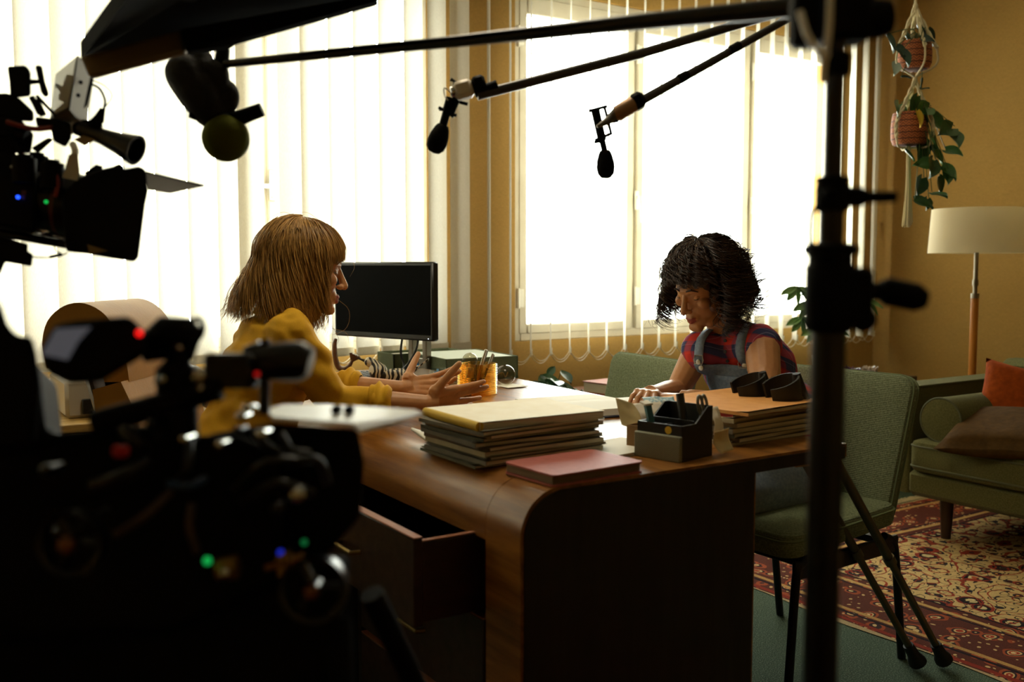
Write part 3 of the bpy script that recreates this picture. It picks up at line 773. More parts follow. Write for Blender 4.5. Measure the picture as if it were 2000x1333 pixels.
def strands(name, paths, r, m, parent, sides=3, extra=None):
    """paths: (N, K, 3) array -> one mesh of thin tapered tubes"""
    P = np.asarray(paths); N, K, _ = P.shape
    Tn = np.gradient(P, axis=1); Tn /= np.linalg.norm(Tn, axis=2, keepdims=True) + 1e-9
    ref = np.array([.31, .52, .79]); A = np.cross(Tn, ref); A /= np.linalg.norm(A, axis=2, keepdims=True) + 1e-9; Bn = np.cross(Tn, A)
    rr = np.asarray(r)[:, None] * (1 - .75 * np.linspace(0, 1, K) ** 3)[None, :]
    vs = np.stack([P + (A * math.cos(2 * pi * j / sides) + Bn * math.sin(2 * pi * j / sides)) * rr[..., None] for j in range(sides)], axis=2)
    idx = np.arange(N * K * sides).reshape(N, K, sides)
    a, b_ = idx[:, :-1], idx[:, 1:]; q = np.stack([a, np.roll(a, -1, 2), np.roll(b_, -1, 2), b_], axis=-1).reshape(-1, 4)
    vs = vs.reshape(-1, 3)
    if extra is not None:
        ev = np.array([tuple(v) for v in extra.v]); o = len(vs); vs = np.concatenate([vs, ev]); ef = [[i + o for i in f] for f in extra.f]
    else: ef = []
    me = bpy.data.meshes.new(name); me.vertices.add(len(vs)); me.vertices.foreach_set('co', vs.ravel())
    tot = np.concatenate([np.full(len(q), 4), np.array([len(f) for f in ef], dtype=int)]).astype(np.int32); li = np.concatenate([q.ravel(), np.array([i for f in ef for i in f], dtype=int)]).astype(np.int32)
    me.loops.add(len(li)); me.loops.foreach_set('vertex_index', li); me.polygons.add(len(tot)); me.polygons.foreach_set('loop_start', np.concatenate([[0], np.cumsum(tot)[:-1]]).astype(np.int32))
    me.polygons.foreach_set('use_smooth', [True] * len(tot)); me.update(calc_edges=True); me.materials.append(m)
    o = bpy.data.objects.new(name, me); COL.objects.link(o); o.parent = parent
    if parent.type == 'EMPTY': o.matrix_parent_inverse = parent.matrix_basis.inverted()
    return o
def hair_mat(name, c1, c2, rough=.38):
    t = NT(name); mp = t.coord((60, 60, 9)); n = t.n('ShaderNodeTexNoise', i_Scale=2.0, i_Detail=3.0); t.l(mp, 'Vector', n, 'Vector')
    g = t.n('ShaderNodeNewGeometry'); av = t.n('ShaderNodeMath', operation='MULTIPLY_ADD', i_1=.5); t.l(g, 'Random Per Island', av, 0)
    hf = t.n('ShaderNodeMath', operation='MULTIPLY', i_1=.5); t.l(n, 'Fac', hf, 0); t.l(hf, 'Value', av, 2)
    r = t.ramp(av, 'Value', [(.2, c1), (.8, c2)]); t.l(r, 'Color', t.b, 'Base Color'); t.b.inputs['Roughness'].default_value = rough
    t.b.inputs['Specular IOR Level'].default_value = .45; return t.m
def hair(M, n, fn, seed, K=18, down=(0, 0, -1), nclump=160, cw=.06):
    """fn(rng, a) -> dict(t0, t1, drop, flare, curl, period, off) for a strand of azimuth a (0 is the face)"""
    rg = np.random.RandomState(seed); R3 = np.array(M)[:3, :3]; O = np.array(M)[:3, 3]; dl = R3.T @ np.array(down); out = []
    ca = rg.uniform(-pi, pi, nclump); cp = rg.uniform(0, 6.28, nclump); ct = rg.uniform(0, 1, nclump)
    for _ in range(n):
        ci = rg.randint(nclump); a = ca[ci] + rg.normal(0, cw); a = (a + pi) % (2 * pi) - pi; q = fn(rg, a, ct[ci])
        if q is None: continue
        r0 = np.array(q['rad']); c = np.array(q.get('c', (-.008, 0, .028)))
        L = q['drop']; arcl = (q['t1'] - q['t0']) * .11; tot = arcl + L; ph = cp[ci] + rg.normal(0, .15); pts = []
        s0 = None
        for k in range(K):
            s = tot * k / (K - 1)
            if s <= arcl or L <= 0:
                t = q['t0'] + s / .11; t = min(t, q['t1']); rad = r0 + q['off'] * min(1, .8 + t / 2.5)
                p = c + rad * np.array([math.sin(t) * math.cos(a), math.sin(t) * math.sin(a), math.cos(t)]); last = p
                if s0 is None or True:
                    e = q['t1']; s0 = c + rad * np.array([math.sin(e) * math.cos(a), math.sin(e) * math.sin(a), math.cos(e)]); out_d = np.array([math.cos(a), math.sin(a), 0])
                w = min(1, s / .05)
            else:
                u = s - arcl; p = s0 + dl * u + out_d * (q['flare'] * u + q.get('bend', 0) * u * u); w = 1
            cu = q['curl'] * w * (.25 + .75 * s / max(tot, .01)); f = 2 * pi * s / q['period'] + ph
            tang = np.array([-math.sin(a), math.cos(a), 0])
            p = p + tang * cu * math.sin(f) + np.array([math.cos(a), math.sin(a), .3]) * cu * q.get('round', .6) * math.cos(f)
            pts.append(R3 @ p + O)
        out.append(pts)
    return np.array(out)
def head_frame(o, f, roll=0):
    m = frame(o, f); return m @ RX(roll)

# ===== the woman in yellow =====
M_skin1 = skin_mat('warm_skin', '#b37b4c', '#c28c5a')
M_yellow = NT('mustard_cotton'); mp = M_yellow.coord(); nn = M_yellow.n('ShaderNodeTexNoise', i_Scale=700.0, i_Detail=2.0); M_yellow.l(mp, 'Vector', nn, 'Vector')
rr_ = M_yellow.ramp(nn, 'Fac', [(.3, '#c79506'), (.7, '#d8a60e')]); M_yellow.l(rr_, 'Color', M_yellow.b, 'Base Color'); M_yellow.b.inputs['Roughness'].default_value = .85; M_yellow.bump(nn, 'Fac', .25, .0008); M_yellow = M_yellow.m
M_jeans = mat('dark_denim', '#1c2433', .85, noise_s=300, col2='#2a3446'); M_shoe = mat('dark_leather_shoe', '#17120e', .5)
p1 = thing('person', 'woman with shoulder-length blond hair and mustard yellow shirt, gesturing with both hands over the desk', 'person', (.62, 2.5, 0))
HF1 = head_frame((0.9574,2.532,1.16), (.945, -.29, -.08))
nsh, fsh = V((0.8709,2.405,0.9929)), V((0.8709,2.405,0.9929)) + V((.075, .325, .01))
nel, nwr = V((.985, 2.40, .815)), V((1.197,2.28,0.805)); fel, fwr = V((1.00, 2.66, .83)), V((1.211,2.457,0.825))
nb = V((0.9168,2.57,1.028)); pelv = V((.72, 2.55, .57)); chest = V((0.8584,2.549,0.906)); waist = V((0.8224,2.559,0.7644))
def body1(B, g=0, cloth=False):
    limb(B, [nsh, nsh.lerp(nel, .5), nel], [.050 + g, .043 + g, .037 + g]); limb(B, [fsh, fel], [.050 + g, .038 + g])
    if not cloth:
        limb(B, [nel, nel.lerp(nwr, .3), nwr], [.036, .037, .0235]); limb(B, [fel, fel.lerp(fwr, .3), fwr], [.036, .037, .0235])
    else:
        limb(B, [nel, nel.lerp(nwr, .42)], [.043, .040]); limb(B, [fel, fel.lerp(fwr, .45)], [.043, .040])
    ys = (fsh - nsh).normalized()
    Mt = frame(chest, (nb - chest), ys); B.ball((0, 0, 0), (.15 + g, .105 + g, .155 + g), 24, Mt)
    Mw = frame(waist, (chest - waist), ys); B.ball((0, 0, 0), (.15 + g, .10 + g, .14 + g), 24, Mw)
    B.ball(pelv + V((0, 0, .03 if cloth else 0)), (.182, .210, .115) if cloth else (.15, .18, .13), 24)
    B.tube([pelv, waist, chest, nb], [.13 + g, .11 + g, .11 + g, .06 + g], 20)
    limb(B, [nsh, nb - V((0, 0, .025)), fsh], [.052 + g, .058 + g, .052 + g])
B = MB(); body1(B); head(B, HF1)
limb(B, [HF1 @ V((-.018, 0, -.06)), nb - V((0, 0, .01))], [.050, .054])
hand(B, nwr, (1, -.02, .10), (.02, .93, .35), True, ((.04, .08, .08), (.05, .08, .08), (.10, .12, .1), (.12, .14, .12)), thumb=(.60, .80, -.12), spread=(.0, .0, -.17, -.15), tcurl=.06, s=1.04)
hand(B, fwr, (.97, -.06, .02), (-.08, -.80, .60), False, ((.22, .25, .2), (.40, .35, .25), (.5, .45, .3), (.6, .5, .3)), thumb=(.55, .82, .0), spread=(.10, .0, -.08, -.16), tcurl=.08)
legs1 = [[pelv + V((.02, -.09, -.02)), V((.98, 2.36, .52)), V((1.02, 2.36, .09))], [pelv + V((.02, .09, -.02)), V((.99, 2.66, .52)), V((1.02, 2.68, .09))]]
for L in legs1: limb(B, L, [.085, .06, .04])
b1 = voxel(B, 'body', .0026, 5, M_skin1, p1)
lips = lambda c: (c[:, 0] > .083) & (np.abs(c[:, 1]) < .020) & (c[:, 2] > -.0845) & (c[:, 2] < -.0635) & (c[:, 0] > .0935 - np.abs(c[:, 1]) * .25)
paint(b1, [M_skin1, M_eye, M_iris, M_skin1, M_lip], HF1, [(4, lips)])
append(b1, eyes(HF1, (1, 0, -.15), .72), 1)
B = MB(); body1(B, .011, True)
def fold1(v):
    u = V((v.x * 9 + v.z * 12, v.y * 9, v.z * 7 - v.x * 5)); return .009 * noise.noise(u) + .006 * noise.noise(u * 2.3) + .0055 * math.sin(70 * (v.z + .9 * v.x) + 5 * noise.noise(v * 8)) * max(0, noise.noise(v * 6) + .25)
sh1 = voxel(B, 'shirt', .006, 6, M_yellow, p1); wrinkle(sh1, fold1)
for (a, c_) in ((nel, nwr), (fel, fwr)):     # rolled cuffs
    B = MB(); ax = (c_ - a).normalized(); M = frame(a.lerp(c_, .44), ax, (0, 0, 1)); k = 28
    def cuff(u, v):
        r = .0435 + .004 * math.sin(v * 2 * pi * 3 + 9 * u) + .003 * noise.noise(V((u * 5, math.cos(v * 6.28) * 3, math.sin(v * 6.28) * 3))) + .006 * math.sin(u * pi) + (.003 * math.sin(u * 18))
        if u > .92: r -= .010 * (u - .92) / .08
        if u < .05: r -= .004
        return (-.015 + .062 * u, r * math.cos(2 * pi * v), r * math.sin(2 * pi * v))
    B.grid(cuff, 16, 40, M); o = mk('sleeve_cuff', B, M_yellow, p1, smooth=180, label='rolled mustard yellow cuff'); o.parent = sh1; o.matrix_parent_inverse = Mx.Identity(4)
B = MB()   # shirt collar lying round the neck
Mn = frame(nb + V((-.01, 0, .005)), (fsh - nsh), (.35, -.05, 1)); B.grid(lambda u, v: ((.068 + .012 * v) * math.cos(2 * pi * u), (.062 + .014 * v) * math.sin(2 * pi * u), .030 - .045 * v * (1 if v < .5 else 1)), 32, 4, Mn); o = mk('collar', B, M_yellow, p1, smooth=180); o.parent = sh1; o.matrix_parent_inverse = Mx.Identity(4)
B = MB()
for L in legs1: limb(B, [L[0], L[1], L[2].lerp(L[1], .04)], [.098, .073, .058])
B.ball(pelv + V((0, 0, -.01)), (.165, .195, .125), 24); t1 = voxel(B, 'trousers', .009, 5, M_jeans, p1)
for L in legs1:
    B = MB(); a = L[2]; B.tube([a + V((-.05, 0, -.045)), a + V((.04, 0, -.045)), a + V((.16, 0, -.058))], [.040, .042, .030], 14); B.ball(a + V((.16, 0, -.058)), (.04, .036, .03), 12); B.ball(a + V((-.05, 0, -.045)), .04, 12); B.tube([a + V((-.01, 0, -.05)), a + V((0, 0, .02))], [.042, .046], 14); mk('shoe', B, M_shoe, p1, smooth=180)
M_hair1 = hair_mat('honey_blond_hair', '#755220', '#cf9f58')
def h1(rg, a, ct):
    f = abs(a); t0 = .02 + 1.25 * rg.rand() ** 1.6; off = rg.uniform(-.003, .010) * (.3 + .7 * min(1, t0 + .3)) + .008 * ct
    if f < .80:
        return dict(t0=min(t0, .7), t1=1.20 + rg.uniform(-.05, .05) + .10 * (f / .8), drop=.020 + rg.uniform(0, .014), flare=.02, curl=.002, period=.16, off=off, rad=(.108, .096, .104))
    if f < 1.0: return dict(t0=t0 * .7, t1=1.45, drop=.03 + rg.uniform(0, .10), flare=-.12, curl=.004, period=.13, off=off * .6, rad=(.106, .096, .104))
    back = max(0, (f - 1.5) / 1.64); side = max(0, 1 - abs(f - 1.3) / .4)
    return dict(t0=t0, t1=1.52 + .10 * back, drop=.165 + .02 * ct + rg.uniform(-.045, .02) - .03 * back, flare=.02 + .62 * back - .10 * side, bend=-.6 * back, curl=.011, period=.13, off=off + .008 * back, rad=(.107, .096, .104))
cap = MB(); cap.ball((-.012, 0, .038), (.101, .085, .094), 28, HF1)
H = hair(HF1, 5600, h1, 3, 20, nclump=220, cw=.05); rgs = np.random.RandomState(1)
strands('hair', H, rgs.uniform(.0007, .0015, len(H)), M_hair1, p1, 3, cap)
fly = []
for pts in (((.118, -.02, .05), (.135, -.02, .02), (.125, -.015, -.01)), ((.09, -.05, -.07), (.125, -.05, -.10), (.12, -.05, -.15), (.07, -.05, -.175)), ((.08, -.07, -.15), (.12, -.06, -.16), (.13, -.06, -.19)), ((.07, -.07, -.13), (.10, -.07, -.175), (.095, -.06, -.20)), ((-.02, 0, .135), (-.06, 0, .15), (-.10, 0, .13)), ((.03, 0, .14), (.0, 0, .155), (-.03, 0, .15))):
    q = bez([HF1 @ V(p) for p in pts], 9); idx = np.linspace(0, len(q) - 1, 18).astype(int); fly.append([tuple(q[i]) for i in idx])
strands('flyaway_hair', np.array(fly), np.full(len(fly), .0006), M_hair1, p1)
for s in (-1, 1): B = MB(); B.tube([HF1 @ V(q) for q in ((.086, s * .045, .021), (.096, s * .03, .028), (.0985, s * .014, .024))], [.0015, .003, .002], 6); mk('eyebrow', B, M_hair1, p1)

# ===== the dark-haired woman =====
M_skin2 = skin_mat('tan_skin', '#b27b4e', '#c08a5b')
p2 = thing('person', 'woman with curly dark brown hair in plaid shirt and dungarees, reading at the desk', 'person', (2.33, 2.08, 0))
HF2 = head_frame((2.094,2.165,1.111), (-.90, -.06, -.38), math.radians(-4))
ns2, fs2 = V((2.161,1.997,0.9254)), V((2.113,2.217,0.8974)); ne2, nw2 = V((2.066,1.901,0.7674)), V((1.9,2.015,0.8))
fe2, fw2 = V((2.06, 2.25, .782)), V((1.851,2.125,0.8))
nb2 = V((2.185,2.152,0.9575)); ch2 = V((2.245,2.127,0.8499)); wa2 = V((2.335, 2.08, .68)); pe2 = V((2.30, 2.06, .54))
def body2(B, g=0, cloth=False):
    ys = (fs2 - ns2).normalized()
    Mt = frame(ch2, (nb2 - ch2), ys); B.ball((0, 0, 0), (.15 + g, .10 + g, .145 + g), 24, Mt)
    B.ball(wa2, (.115 + g, .15 + g, .14 + g), 24); B.ball(pe2, (.15 + g, .18 + g, .12 + g), 24)
    B.tube([pe2, wa2, ch2, nb2], [.12 + g, .11 + g, .11 + g, .055 + g], 20)
    limb(B, [ns2 + V((.01, .03, .005)), nb2 - V((0, 0, .03)), fs2 + V((0, -.03, .005))], [.050 + g, .056 + g, .050 + g])
    if cloth: B.ball(ns2 + V((.012, .02, .01)), .056 + g, 16); B.ball(fs2 + V((.0, -.02, .01)), .054 + g, 16)
B = MB(); body2(B); head(B, HF2)
limb(B, [HF2 @ V((-.02, 0, -.05)), nb2 - V((0, 0, .01))], [.050, .054])
limb(B, [ns2, ns2.lerp(ne2, .45) + V((.01, 0, 0)), ne2], [.052, .046, .037]); limb(B, [ne2, ne2.lerp(nw2, .3), nw2], [.037, .037, .0235])
limb(B, [fs2, fs2.lerp(fe2, .5), fe2], [.048, .042, .036]); limb(B, [fe2, fe2.lerp(fw2, .35), fw2], [.036, .036, .0235])
hand(B, nw2, (-.55, .80, -.02), (-.05, -.02, -1), False, ((.1, .2, .15),) * 4, s=.96)
d2 = (V((1.814,2.162,0.8)) - fw2)
hand(B, fw2 + V((0, 0, .006)), (-.80, -.58, .10), (-.05, .05, -1), True, ((.35, .55, .4), (.35, .6, .4), (.35, .6, .4), (.35, .6, .4)), thumb=(.75, .5, .45), s=.98, spread=(.16, .05, -.06, -.16))
legs2 = [[pe2 + V((-.02, -.09, -.02)), V((1.93, 1.95, .53)), V((1.90, 1.97, .09))], [pe2 + V((-.02, .09, -.02)), V((1.92, 2.20, .53)), V((1.88, 2.24, .09))]]
for L in legs2: limb(B, L, [.085, .06, .04])
b2 = voxel(B, 'body', .0026, 5, M_skin2, p2)
paint(b2, [M_skin2, M_eye, M_iris, M_skin2, M_lip], HF2, [(4, lips)])
append(b2, eyes(HF2, (1, .1, -.6), .80), 1)
def plaid_mat():
    t = NT('red_blue_plaid'); L = t.t.links.new
    tc = t.n('ShaderNodeTexCoord'); sp = t.n('ShaderNodeSeparateXYZ'); L(tc.outputs['Object'], sp.inputs[0])
    def lc(a, bq, c):
        m1 = t.n('ShaderNodeMath', operation='MULTIPLY', i_1=a); L(sp.outputs[0], m1.inputs[0])
        m2 = t.n('ShaderNodeMath', operation='MULTIPLY_ADD', i_1=bq); L(sp.outputs[1], m2.inputs[0]); L(m1.outputs[0], m2.inputs[2])
        m3 = t.n('ShaderNodeMath', operation='MULTIPLY_ADD', i_1=c); L(sp.outputs[2], m3.inputs[0]); L(m2.outputs[0], m3.inputs[2])
        f = t.n('ShaderNodeMath', operation='FRACT'); L(m3.outputs[0], f.inputs[0]); return f.outputs[0]
    def rp(src, st):
        r = t.n('ShaderNodeValToRGB'); r.color_ramp.interpolation = 'CONSTANT'; e = r.color_ramp.elements
        while len(e) < len(st): e.new(.5)
        for el, (p, c) in zip(e, st): el.position = p; el.color = lin(c)
        L(src, r.inputs[0]); return r.outputs[0]
    st = [(0, '#d8392c'), (.30, '#b22a2c'), (.36, '#3a3f6b'), (.60, '#2c3158'), (.68, '#8b89a8'), (.71, '#3c3f68'), (.90, '#d8392c')]
    a = rp(lc(7, 14, 0), st); bq = rp(lc(6, 2, 15), st)
    m = t.n('ShaderNodeMixRGB', i_Fac=.5); L(a, m.inputs[1]); L(bq, m.inputs[2]); L(m.outputs[0], t.b.inputs['Base Color'])
    t.b.inputs['Roughness'].default_value = .85; n = t.n('ShaderNodeTexNoise', i_Scale=600.0); L(tc.outputs['Object'], n.inputs['Vector']); t.bump(n, 'Fac', .2, .0008); return t.m
M_plaid = plaid_mat()
B = MB(); body2(B, .010, True); sh2 = voxel(B, 'plaid_shirt', .006, 6, M_plaid, p2)
wrinkle(sh2, lambda v: .005 * noise.noise(V((v.x * 11, v.y * 11 + v.z * 6, v.z * 9))) + .003 * noise.noise(v * 26))
sh2['label'] = 'sleeveless red and blue plaid shirt'
bv = BVHTree.FromPolygons([v.co for v in sh2.data.vertices], [p.vertices[:] for p in sh2.data.polygons])
def on_shirt(o, d, lift):
    h = bv.ray_cast(V(o), V(d).normalized())
    return None if h[0] is None else h[0] + h[1] * lift
M_denim = mat('faded_denim', '#6d7d93', .85, noise_s=120, col2='#8796a8', bump=.3, bscale=700, bdist=.0008)
yl = (fs2 - ns2); yl.z = 0; yl.normalize(); xf = V((-yl.y, yl.x, 0))      # xf: the way she faces
if xf.x > 0: xf = -xf
def front(y, z, lift):
    o = V((ch2.x, ch2.y, 0)) + yl * y + xf * .6 + V((0, 0, z)); return on_shirt(o, -xf, lift) or (o - xf * .45)
def patch(name, rows, m, lift, parent, lab=None):
    """cloth laid on the shirt front: rows of (y0, y1, z) in her chest frame"""
    B = MB(); n = 8; vs = []
    for (ya, yb, z) in rows:
        for j in range(n + 1): vs.append(front(ya + (yb - ya) * j / n, z, lift))
    fs = [(i * (n + 1) + j, i * (n + 1) + j + 1, (i + 1) * (n + 1) + j + 1, (i + 1) * (n + 1) + j) for i in range(len(rows) - 1) for j in range(n)]
    B.add(vs, fs); o = mk(name, B, m, parent, smooth=180, label=lab); mod(o, 'SOLIDIFY', thickness=.004, offset=0); bake(o); return o
def strap(name, pts, w, parent):
    B = MB(); P = [front(y, z, .006) for y, z in pts]; L = []
    for i, p in enumerate(P):
        t_ = (P[min(i + 1, len(P) - 1)] - P[max(i - 1, 0)]).normalized(); s_ = t_.cross(xf).normalized() * w / 2; L += [p - s_, p + s_]
    B.add(L, [(2 * i, 2 * i + 1, 2 * i + 3, 2 * i + 2) for i in range(len(P) - 1)]); o = mk(name, B, M_denim, parent, smooth=180); mod(o, 'SOLIDIFY', thickness=.004, offset=0); bake(o); return o
zb = .935
dung = patch('dungaree_bib', [(-.085, .085, zb - .06 - .02 * i) for i in range(10)], M_denim, .007, p2, 'faded blue denim bib')
patch('bib_pocket', [(-.045, .045, zb - .095 - .014 * i) for i in range(6)], M_denim, .011, dung)
for s in (-1, 1):
    strap('strap', [(s * .068, zb - .052 + .016 * i) for i in range(9)], .030, dung)
    for zz in (-.066, -.050):
        p = front(s * .068, zb + zz, .011); bt = MB(); bt.lathe([(.001, .003), (.008, .002), (.009, -.002), (.001, -.002)], 14, frame(p, yl, xf)); mk('button', bt, M_metal, dung)
    bk = MB(); p = front(s * .068, zb - .045, .011); bk.tube([p + yl * a + V((0, 0, c)) for a, c in ((-.013, -.012), (.013, -.012), (.017, .0), (.013, .014), (-.013, .014), (-.017, 0))], .0016, 6, closed=True); mk('buckle', bk, M_metal, dung)
for i in range(3):
    bt = MB(); p = front(0, zb + .01 - .03 * i, .006); bt.lathe([(.001, .002), (.005, .0015), (.0055, -.001), (.001, -.001)], 12, frame(p, yl, xf)); mk('shirt_button', bt, mat('dark_button', '#2a2a38', .4), sh2)
for s in (-1, 1):    # collar wings
    B = MB(); q = [nb2 + yl * s * y + xf * x + V((0, 0, z)) for y, x, z in ((.058, -.005, .02), (.040, .055, .012), (.022, .075, -.012), (.050, .085, -.055), (.085, .045, -.03), (.080, 0, -.01))]
    B.add(q, [(0, 1, 4, 5), (1, 2, 3, 4)]); o = mk('collar', B, M_plaid, sh2, smooth=180); mod(o, 'SOLIDIFY', thickness=.003); mod(o, 'SUBSURF', levels=2); bake(o)
B = MB()
for L in legs2: limb(B, [L[0], L[1], L[2].lerp(L[1], .04)], [.098, .073, .058])
B.ball(pe2 + V((0, 0, -.01)), (.165, .195, .125), 24); o = voxel(B, 'dungaree_legs', .009, 5, M_denim, p2)
for L in legs2:
    B = MB(); a = L[2]; B.tube([a + V((.05, 0, -.045)), a + V((-.04, 0, -.045)), a + V((-.16, 0, -.058))], [.040, .042, .030], 14); B.ball(a + V((-.16, 0, -.058)), (.04, .036, .03), 12); B.ball(a + V((.05, 0, -.045)), .04, 12); B.tube([a + V((.01, 0, -.05)), a + V((0, 0, .02))], [.042, .046], 14); mk('shoe', B, M_shoe, p2, smooth=180)
M_hair2 = hair_mat('dark_brown_hair', '#120b07', '#422b1b', .32)
def h2(rg, a, ct):
    f = abs(a); t0 = .02 + 1.3 * rg.rand() ** 1.8; fz = 1 + (1.2 if rg.rand() < .06 else 0); off = rg.uniform(-.003, .004) * fz + .018 * ct
    if f < 1.0: return dict(t0=min(t0, .8), t1=.94 + .20 * ct + .12 * f, drop=.010 + .020 * ct, flare=.30, curl=.013 * fz, period=.05, off=off, rad=(.112, .100, .106), round=1)
    if f < 1.2: return dict(t0=t0 * .8, t1=1.40 if a > 0 else 1.22, drop=(.02 + .10 * ct) * (1 if a > 0 else .5), flare=.10, curl=.017 * fz, period=.055, off=off * .7, rad=(.108, .098, .104), round=1)
    back = max(0, (f - 1.5) / 1.64)
    return dict(t0=t0, t1=1.50 + .1 * back, drop=.045 + .125 * ct + rg.uniform(-.012, .012), flare=.10 + .25 * back + .25 * (1 - ct), curl=.023 * fz, period=.06 + .03 * ct, off=off + .004, rad=(.108, .098, .104), round=1)
cap = MB(); cap.ball((-.012, 0, .038), (.102, .089, .101), 28, HF2)
H = hair(HF2, 5200, h2, 8, 34, nclump=120, cw=.030); rgs = np.random.RandomState(2)
strands('hair', H, rgs.uniform(.0008, .0016, len(H)), M_hair2, p2, 3, cap)
for s in (-1, 1): B = MB(); B.tube([HF2 @ V(q) for q in ((.085, s * .047, .020), (.0965, s * .031, .030), (.0995, s * .013, .024))], [.0015, .0032, .0022], 6); mk('eyebrow', B, M_hair2, p2)

# ---------- things on the desk ----------
M_blackpl = mat('black_plastic', '#101010', .35); M_screen = mat('dark_screen', '#030303', .5, spec=.03)
M_paper = mat('white_paper', '#e9e6da', .8); M_edge = mat('page_edges', '#d5cfba', .9, noise_s=1.0, col2='#b9b196', stretch=(20, 20, 900))
M_silver = mat('silver_plastic', '#9d9a92', .35, .4)
# monitor
mo = V((1.649,3.089,0.8982)); mu = V((.337, -.94, 0)); MM = frame(mo, mu)    # local x runs left to right, y away from the viewer
mw, mh = .52, .287
mon = thing('computer_monitor', 'black flat computer monitor on a silver stand at the back of the desk', 'monitor', MM @ V((-mw / 2, .1, 0)))
mon.location.z = .75
b = MB(MM); b.box((-mw / 2, .022, mh / 2), (mw, .034, mh), .006); b.box((-mw / 2, .05, mh / 2), (mw * .6, .04, mh * .6), .01); mk('housing', b, M_blackpl, mon)
b = MB(MM); b.box((-mw / 2, .0045, mh / 2 + .004), (mw - .024, .002, mh - .034)); mk('screen', b, M_screen, mon)
b = MB(MM); b.ball((-.022, .004, .009), .002, 8); mk('power_light', b, mat('white_led', '#ffffff', .3, emit='#dfe8ff', es=1.5), mon)
b = MB(MM); zd = .75 - mo.z
for x in (-.165, -.095): b.box((x, .075, (zd + .05) / 2 + .02), (.022, .03, .09 - zd), .003)
b.box((-.13, .075, .05), (.09, .04, .06), .004); b.prism([(-.175, zd + .012), (-.085, zd + .012), (-.085, zd + .075), (-.175, zd + .075)], .062, .088, Mx(((1, 0, 0, 0), (0, 0, 1, 0), (0, 1, 0, 0), (0, 0, 0, 1)))); mk('stand', b, M_silver, mon)
b = MB(MM); b.prism(rounded(.24, .17, .02), 0, .010, T(-.13, .06, zd)); mk('base', b, M_silver, mon)
b = MB(MM); st = [((.015 if k % 2 == 0 else .006) * math.sin(k * pi / 5), (.015 if k % 2 == 0 else .006) * math.cos(k * pi / 5)) for k in range(10)]
b.prism(st, .0585, .0615, Mx(((1, 0, 0, -.128), (0, 0, 1, 0), (0, 1, 0, zd + .05), (0, 0, 0, 1)))); mk('star_sticker', b, mat('blue_sticker', '#2f7fc4', .5), mon)
for pts in (((-.19, .05, .03), (-.20, .045, -.05), (-.19, .05, zd + .05), (-.16, .02, zd + .006)), ((-.10, .04, .03), (-.11, .03, -.04), (-.16, .02, zd + .04), (-.22, .0, zd + .006))):
    b = MB(MM); b.tube(bez(pts, 6), .0045, 8); mk('cable', b, M_blackpl, mon)
# keyboard
kb = thing('keyboard', 'black computer keyboard lying in front of the monitor', 'keyboard', (1.45, 3.19, .75), math.radians(83))
b = MB(); b.box((0, 0, .009), (.42, .14, .014), .004); mk('keyboard_case', b, mat('grey_keyboard_case', '#6f6e6a', .5), kb, True)
b = MB()
for r in range(6):
    for c in range(20):
        if r == 5 and 4 < c < 10: continue
        x = -.196 + c * .0206; b.box((x, -.055 + r * .0212, .020), (.0165, .0165, .008), .002)
b.box((-.047, .051, .020), (.1, .0165, .008), .002); mk('keys', b, mat('black_keys', '#1a1a1a', .5), kb, True)
# carved fish ornament
t = thing('fish_ornament', 'brown carved fish-shaped ornament curled upright behind the keyboard', 'ornament', (1.508,3.581,0.75))
F0 = frame((1.508,3.581,0.75), (.84, -.54, 0)); b = MB(F0)
pts = bez([(-.022, 0, .135), (-.028, 0, .11), (-.026, 0, .06), (-.014, 0, .022), (.010, 0, .014), (.03, 0, .028), (.042, 0, .05)], 6); n_ = len(pts)
b.tube(pts, [max(.004, .0155 * math.sin(pi * (.16 + .72 * i / (n_ - 1))) ** .8) for i in range(n_)], 14, sq=.7); mk('fish_body', b, mat('carved_brown_wood', '#5b3b20', .4, noise_s=30, col2='#7a5230'), t)
b = MB(F0)
for k in range(5): b.tube([(.040, 0, .045), (.036 + k * .009, 0, .078 - k * .004)], [.005, .0065], 8)
mk('tail_fin', b, MATS['carved_brown_wood'], t)
b = MB(F0); b.ball((-.026, -.009, .122), .003, 8); mk('eye', b, M_blackpl, t)
# zebra-striped bird
def stripe_mat():
    m = NT('black_white_stripes'); mp = m.coord((1, 1, 1)); w = m.n('ShaderNodeTexWave', i_Scale=24.0, i_Distortion=6.0, i_Detail=1.0); w.inputs['Detail Scale'].default_value = 1.2
    m.l(mp, 'Vector', w, 'Vector'); r = m.ramp(w, 'Fac', [(.48, '#161310'), (.55, '#c9bfa6')]); m.l(r, 'Color', m.b, 'Base Color'); m.b.inputs['Roughness'].default_value = .4; return m.m
M_str = stripe_mat()
bo = V((1.425,2.961,0.7913)); bo.z = .75; F0 = frame(bo, (.84, -.54, 0))
t = thing('bird_ornament', 'black and white striped bird ornament standing in front of the monitor', 'ornament', bo)
b = MB(F0); pts = bez([(-.075, 0, .098), (-.062, 0, .092), (-.048, 0, .07), (-.03, 0, .045), (.005, 0, .038), (.05, 0, .052), (.09, 0, .082)], 6); n_ = len(pts)
b.tube(pts, [.012, .015, .0165, .017, .0165, .017, .018, .021, .024, .027, .030, .032, .034, .035, .035, .034, .032, .030, .028, .026, .024, .022, .021, .020, .019] + [.018 - .0011 * k for k in range(max(0, n_ - 25))], 16, sq=.9); b.ball((-.075, 0, .098), .0165, 14); mk('bird_body', b, M_str, t)
b = MB(F0); b.tube([(-.085, 0, .100), (-.118, 0, .112)], [.006, .0008], 8); mk('beak', b, M_blackpl, t)
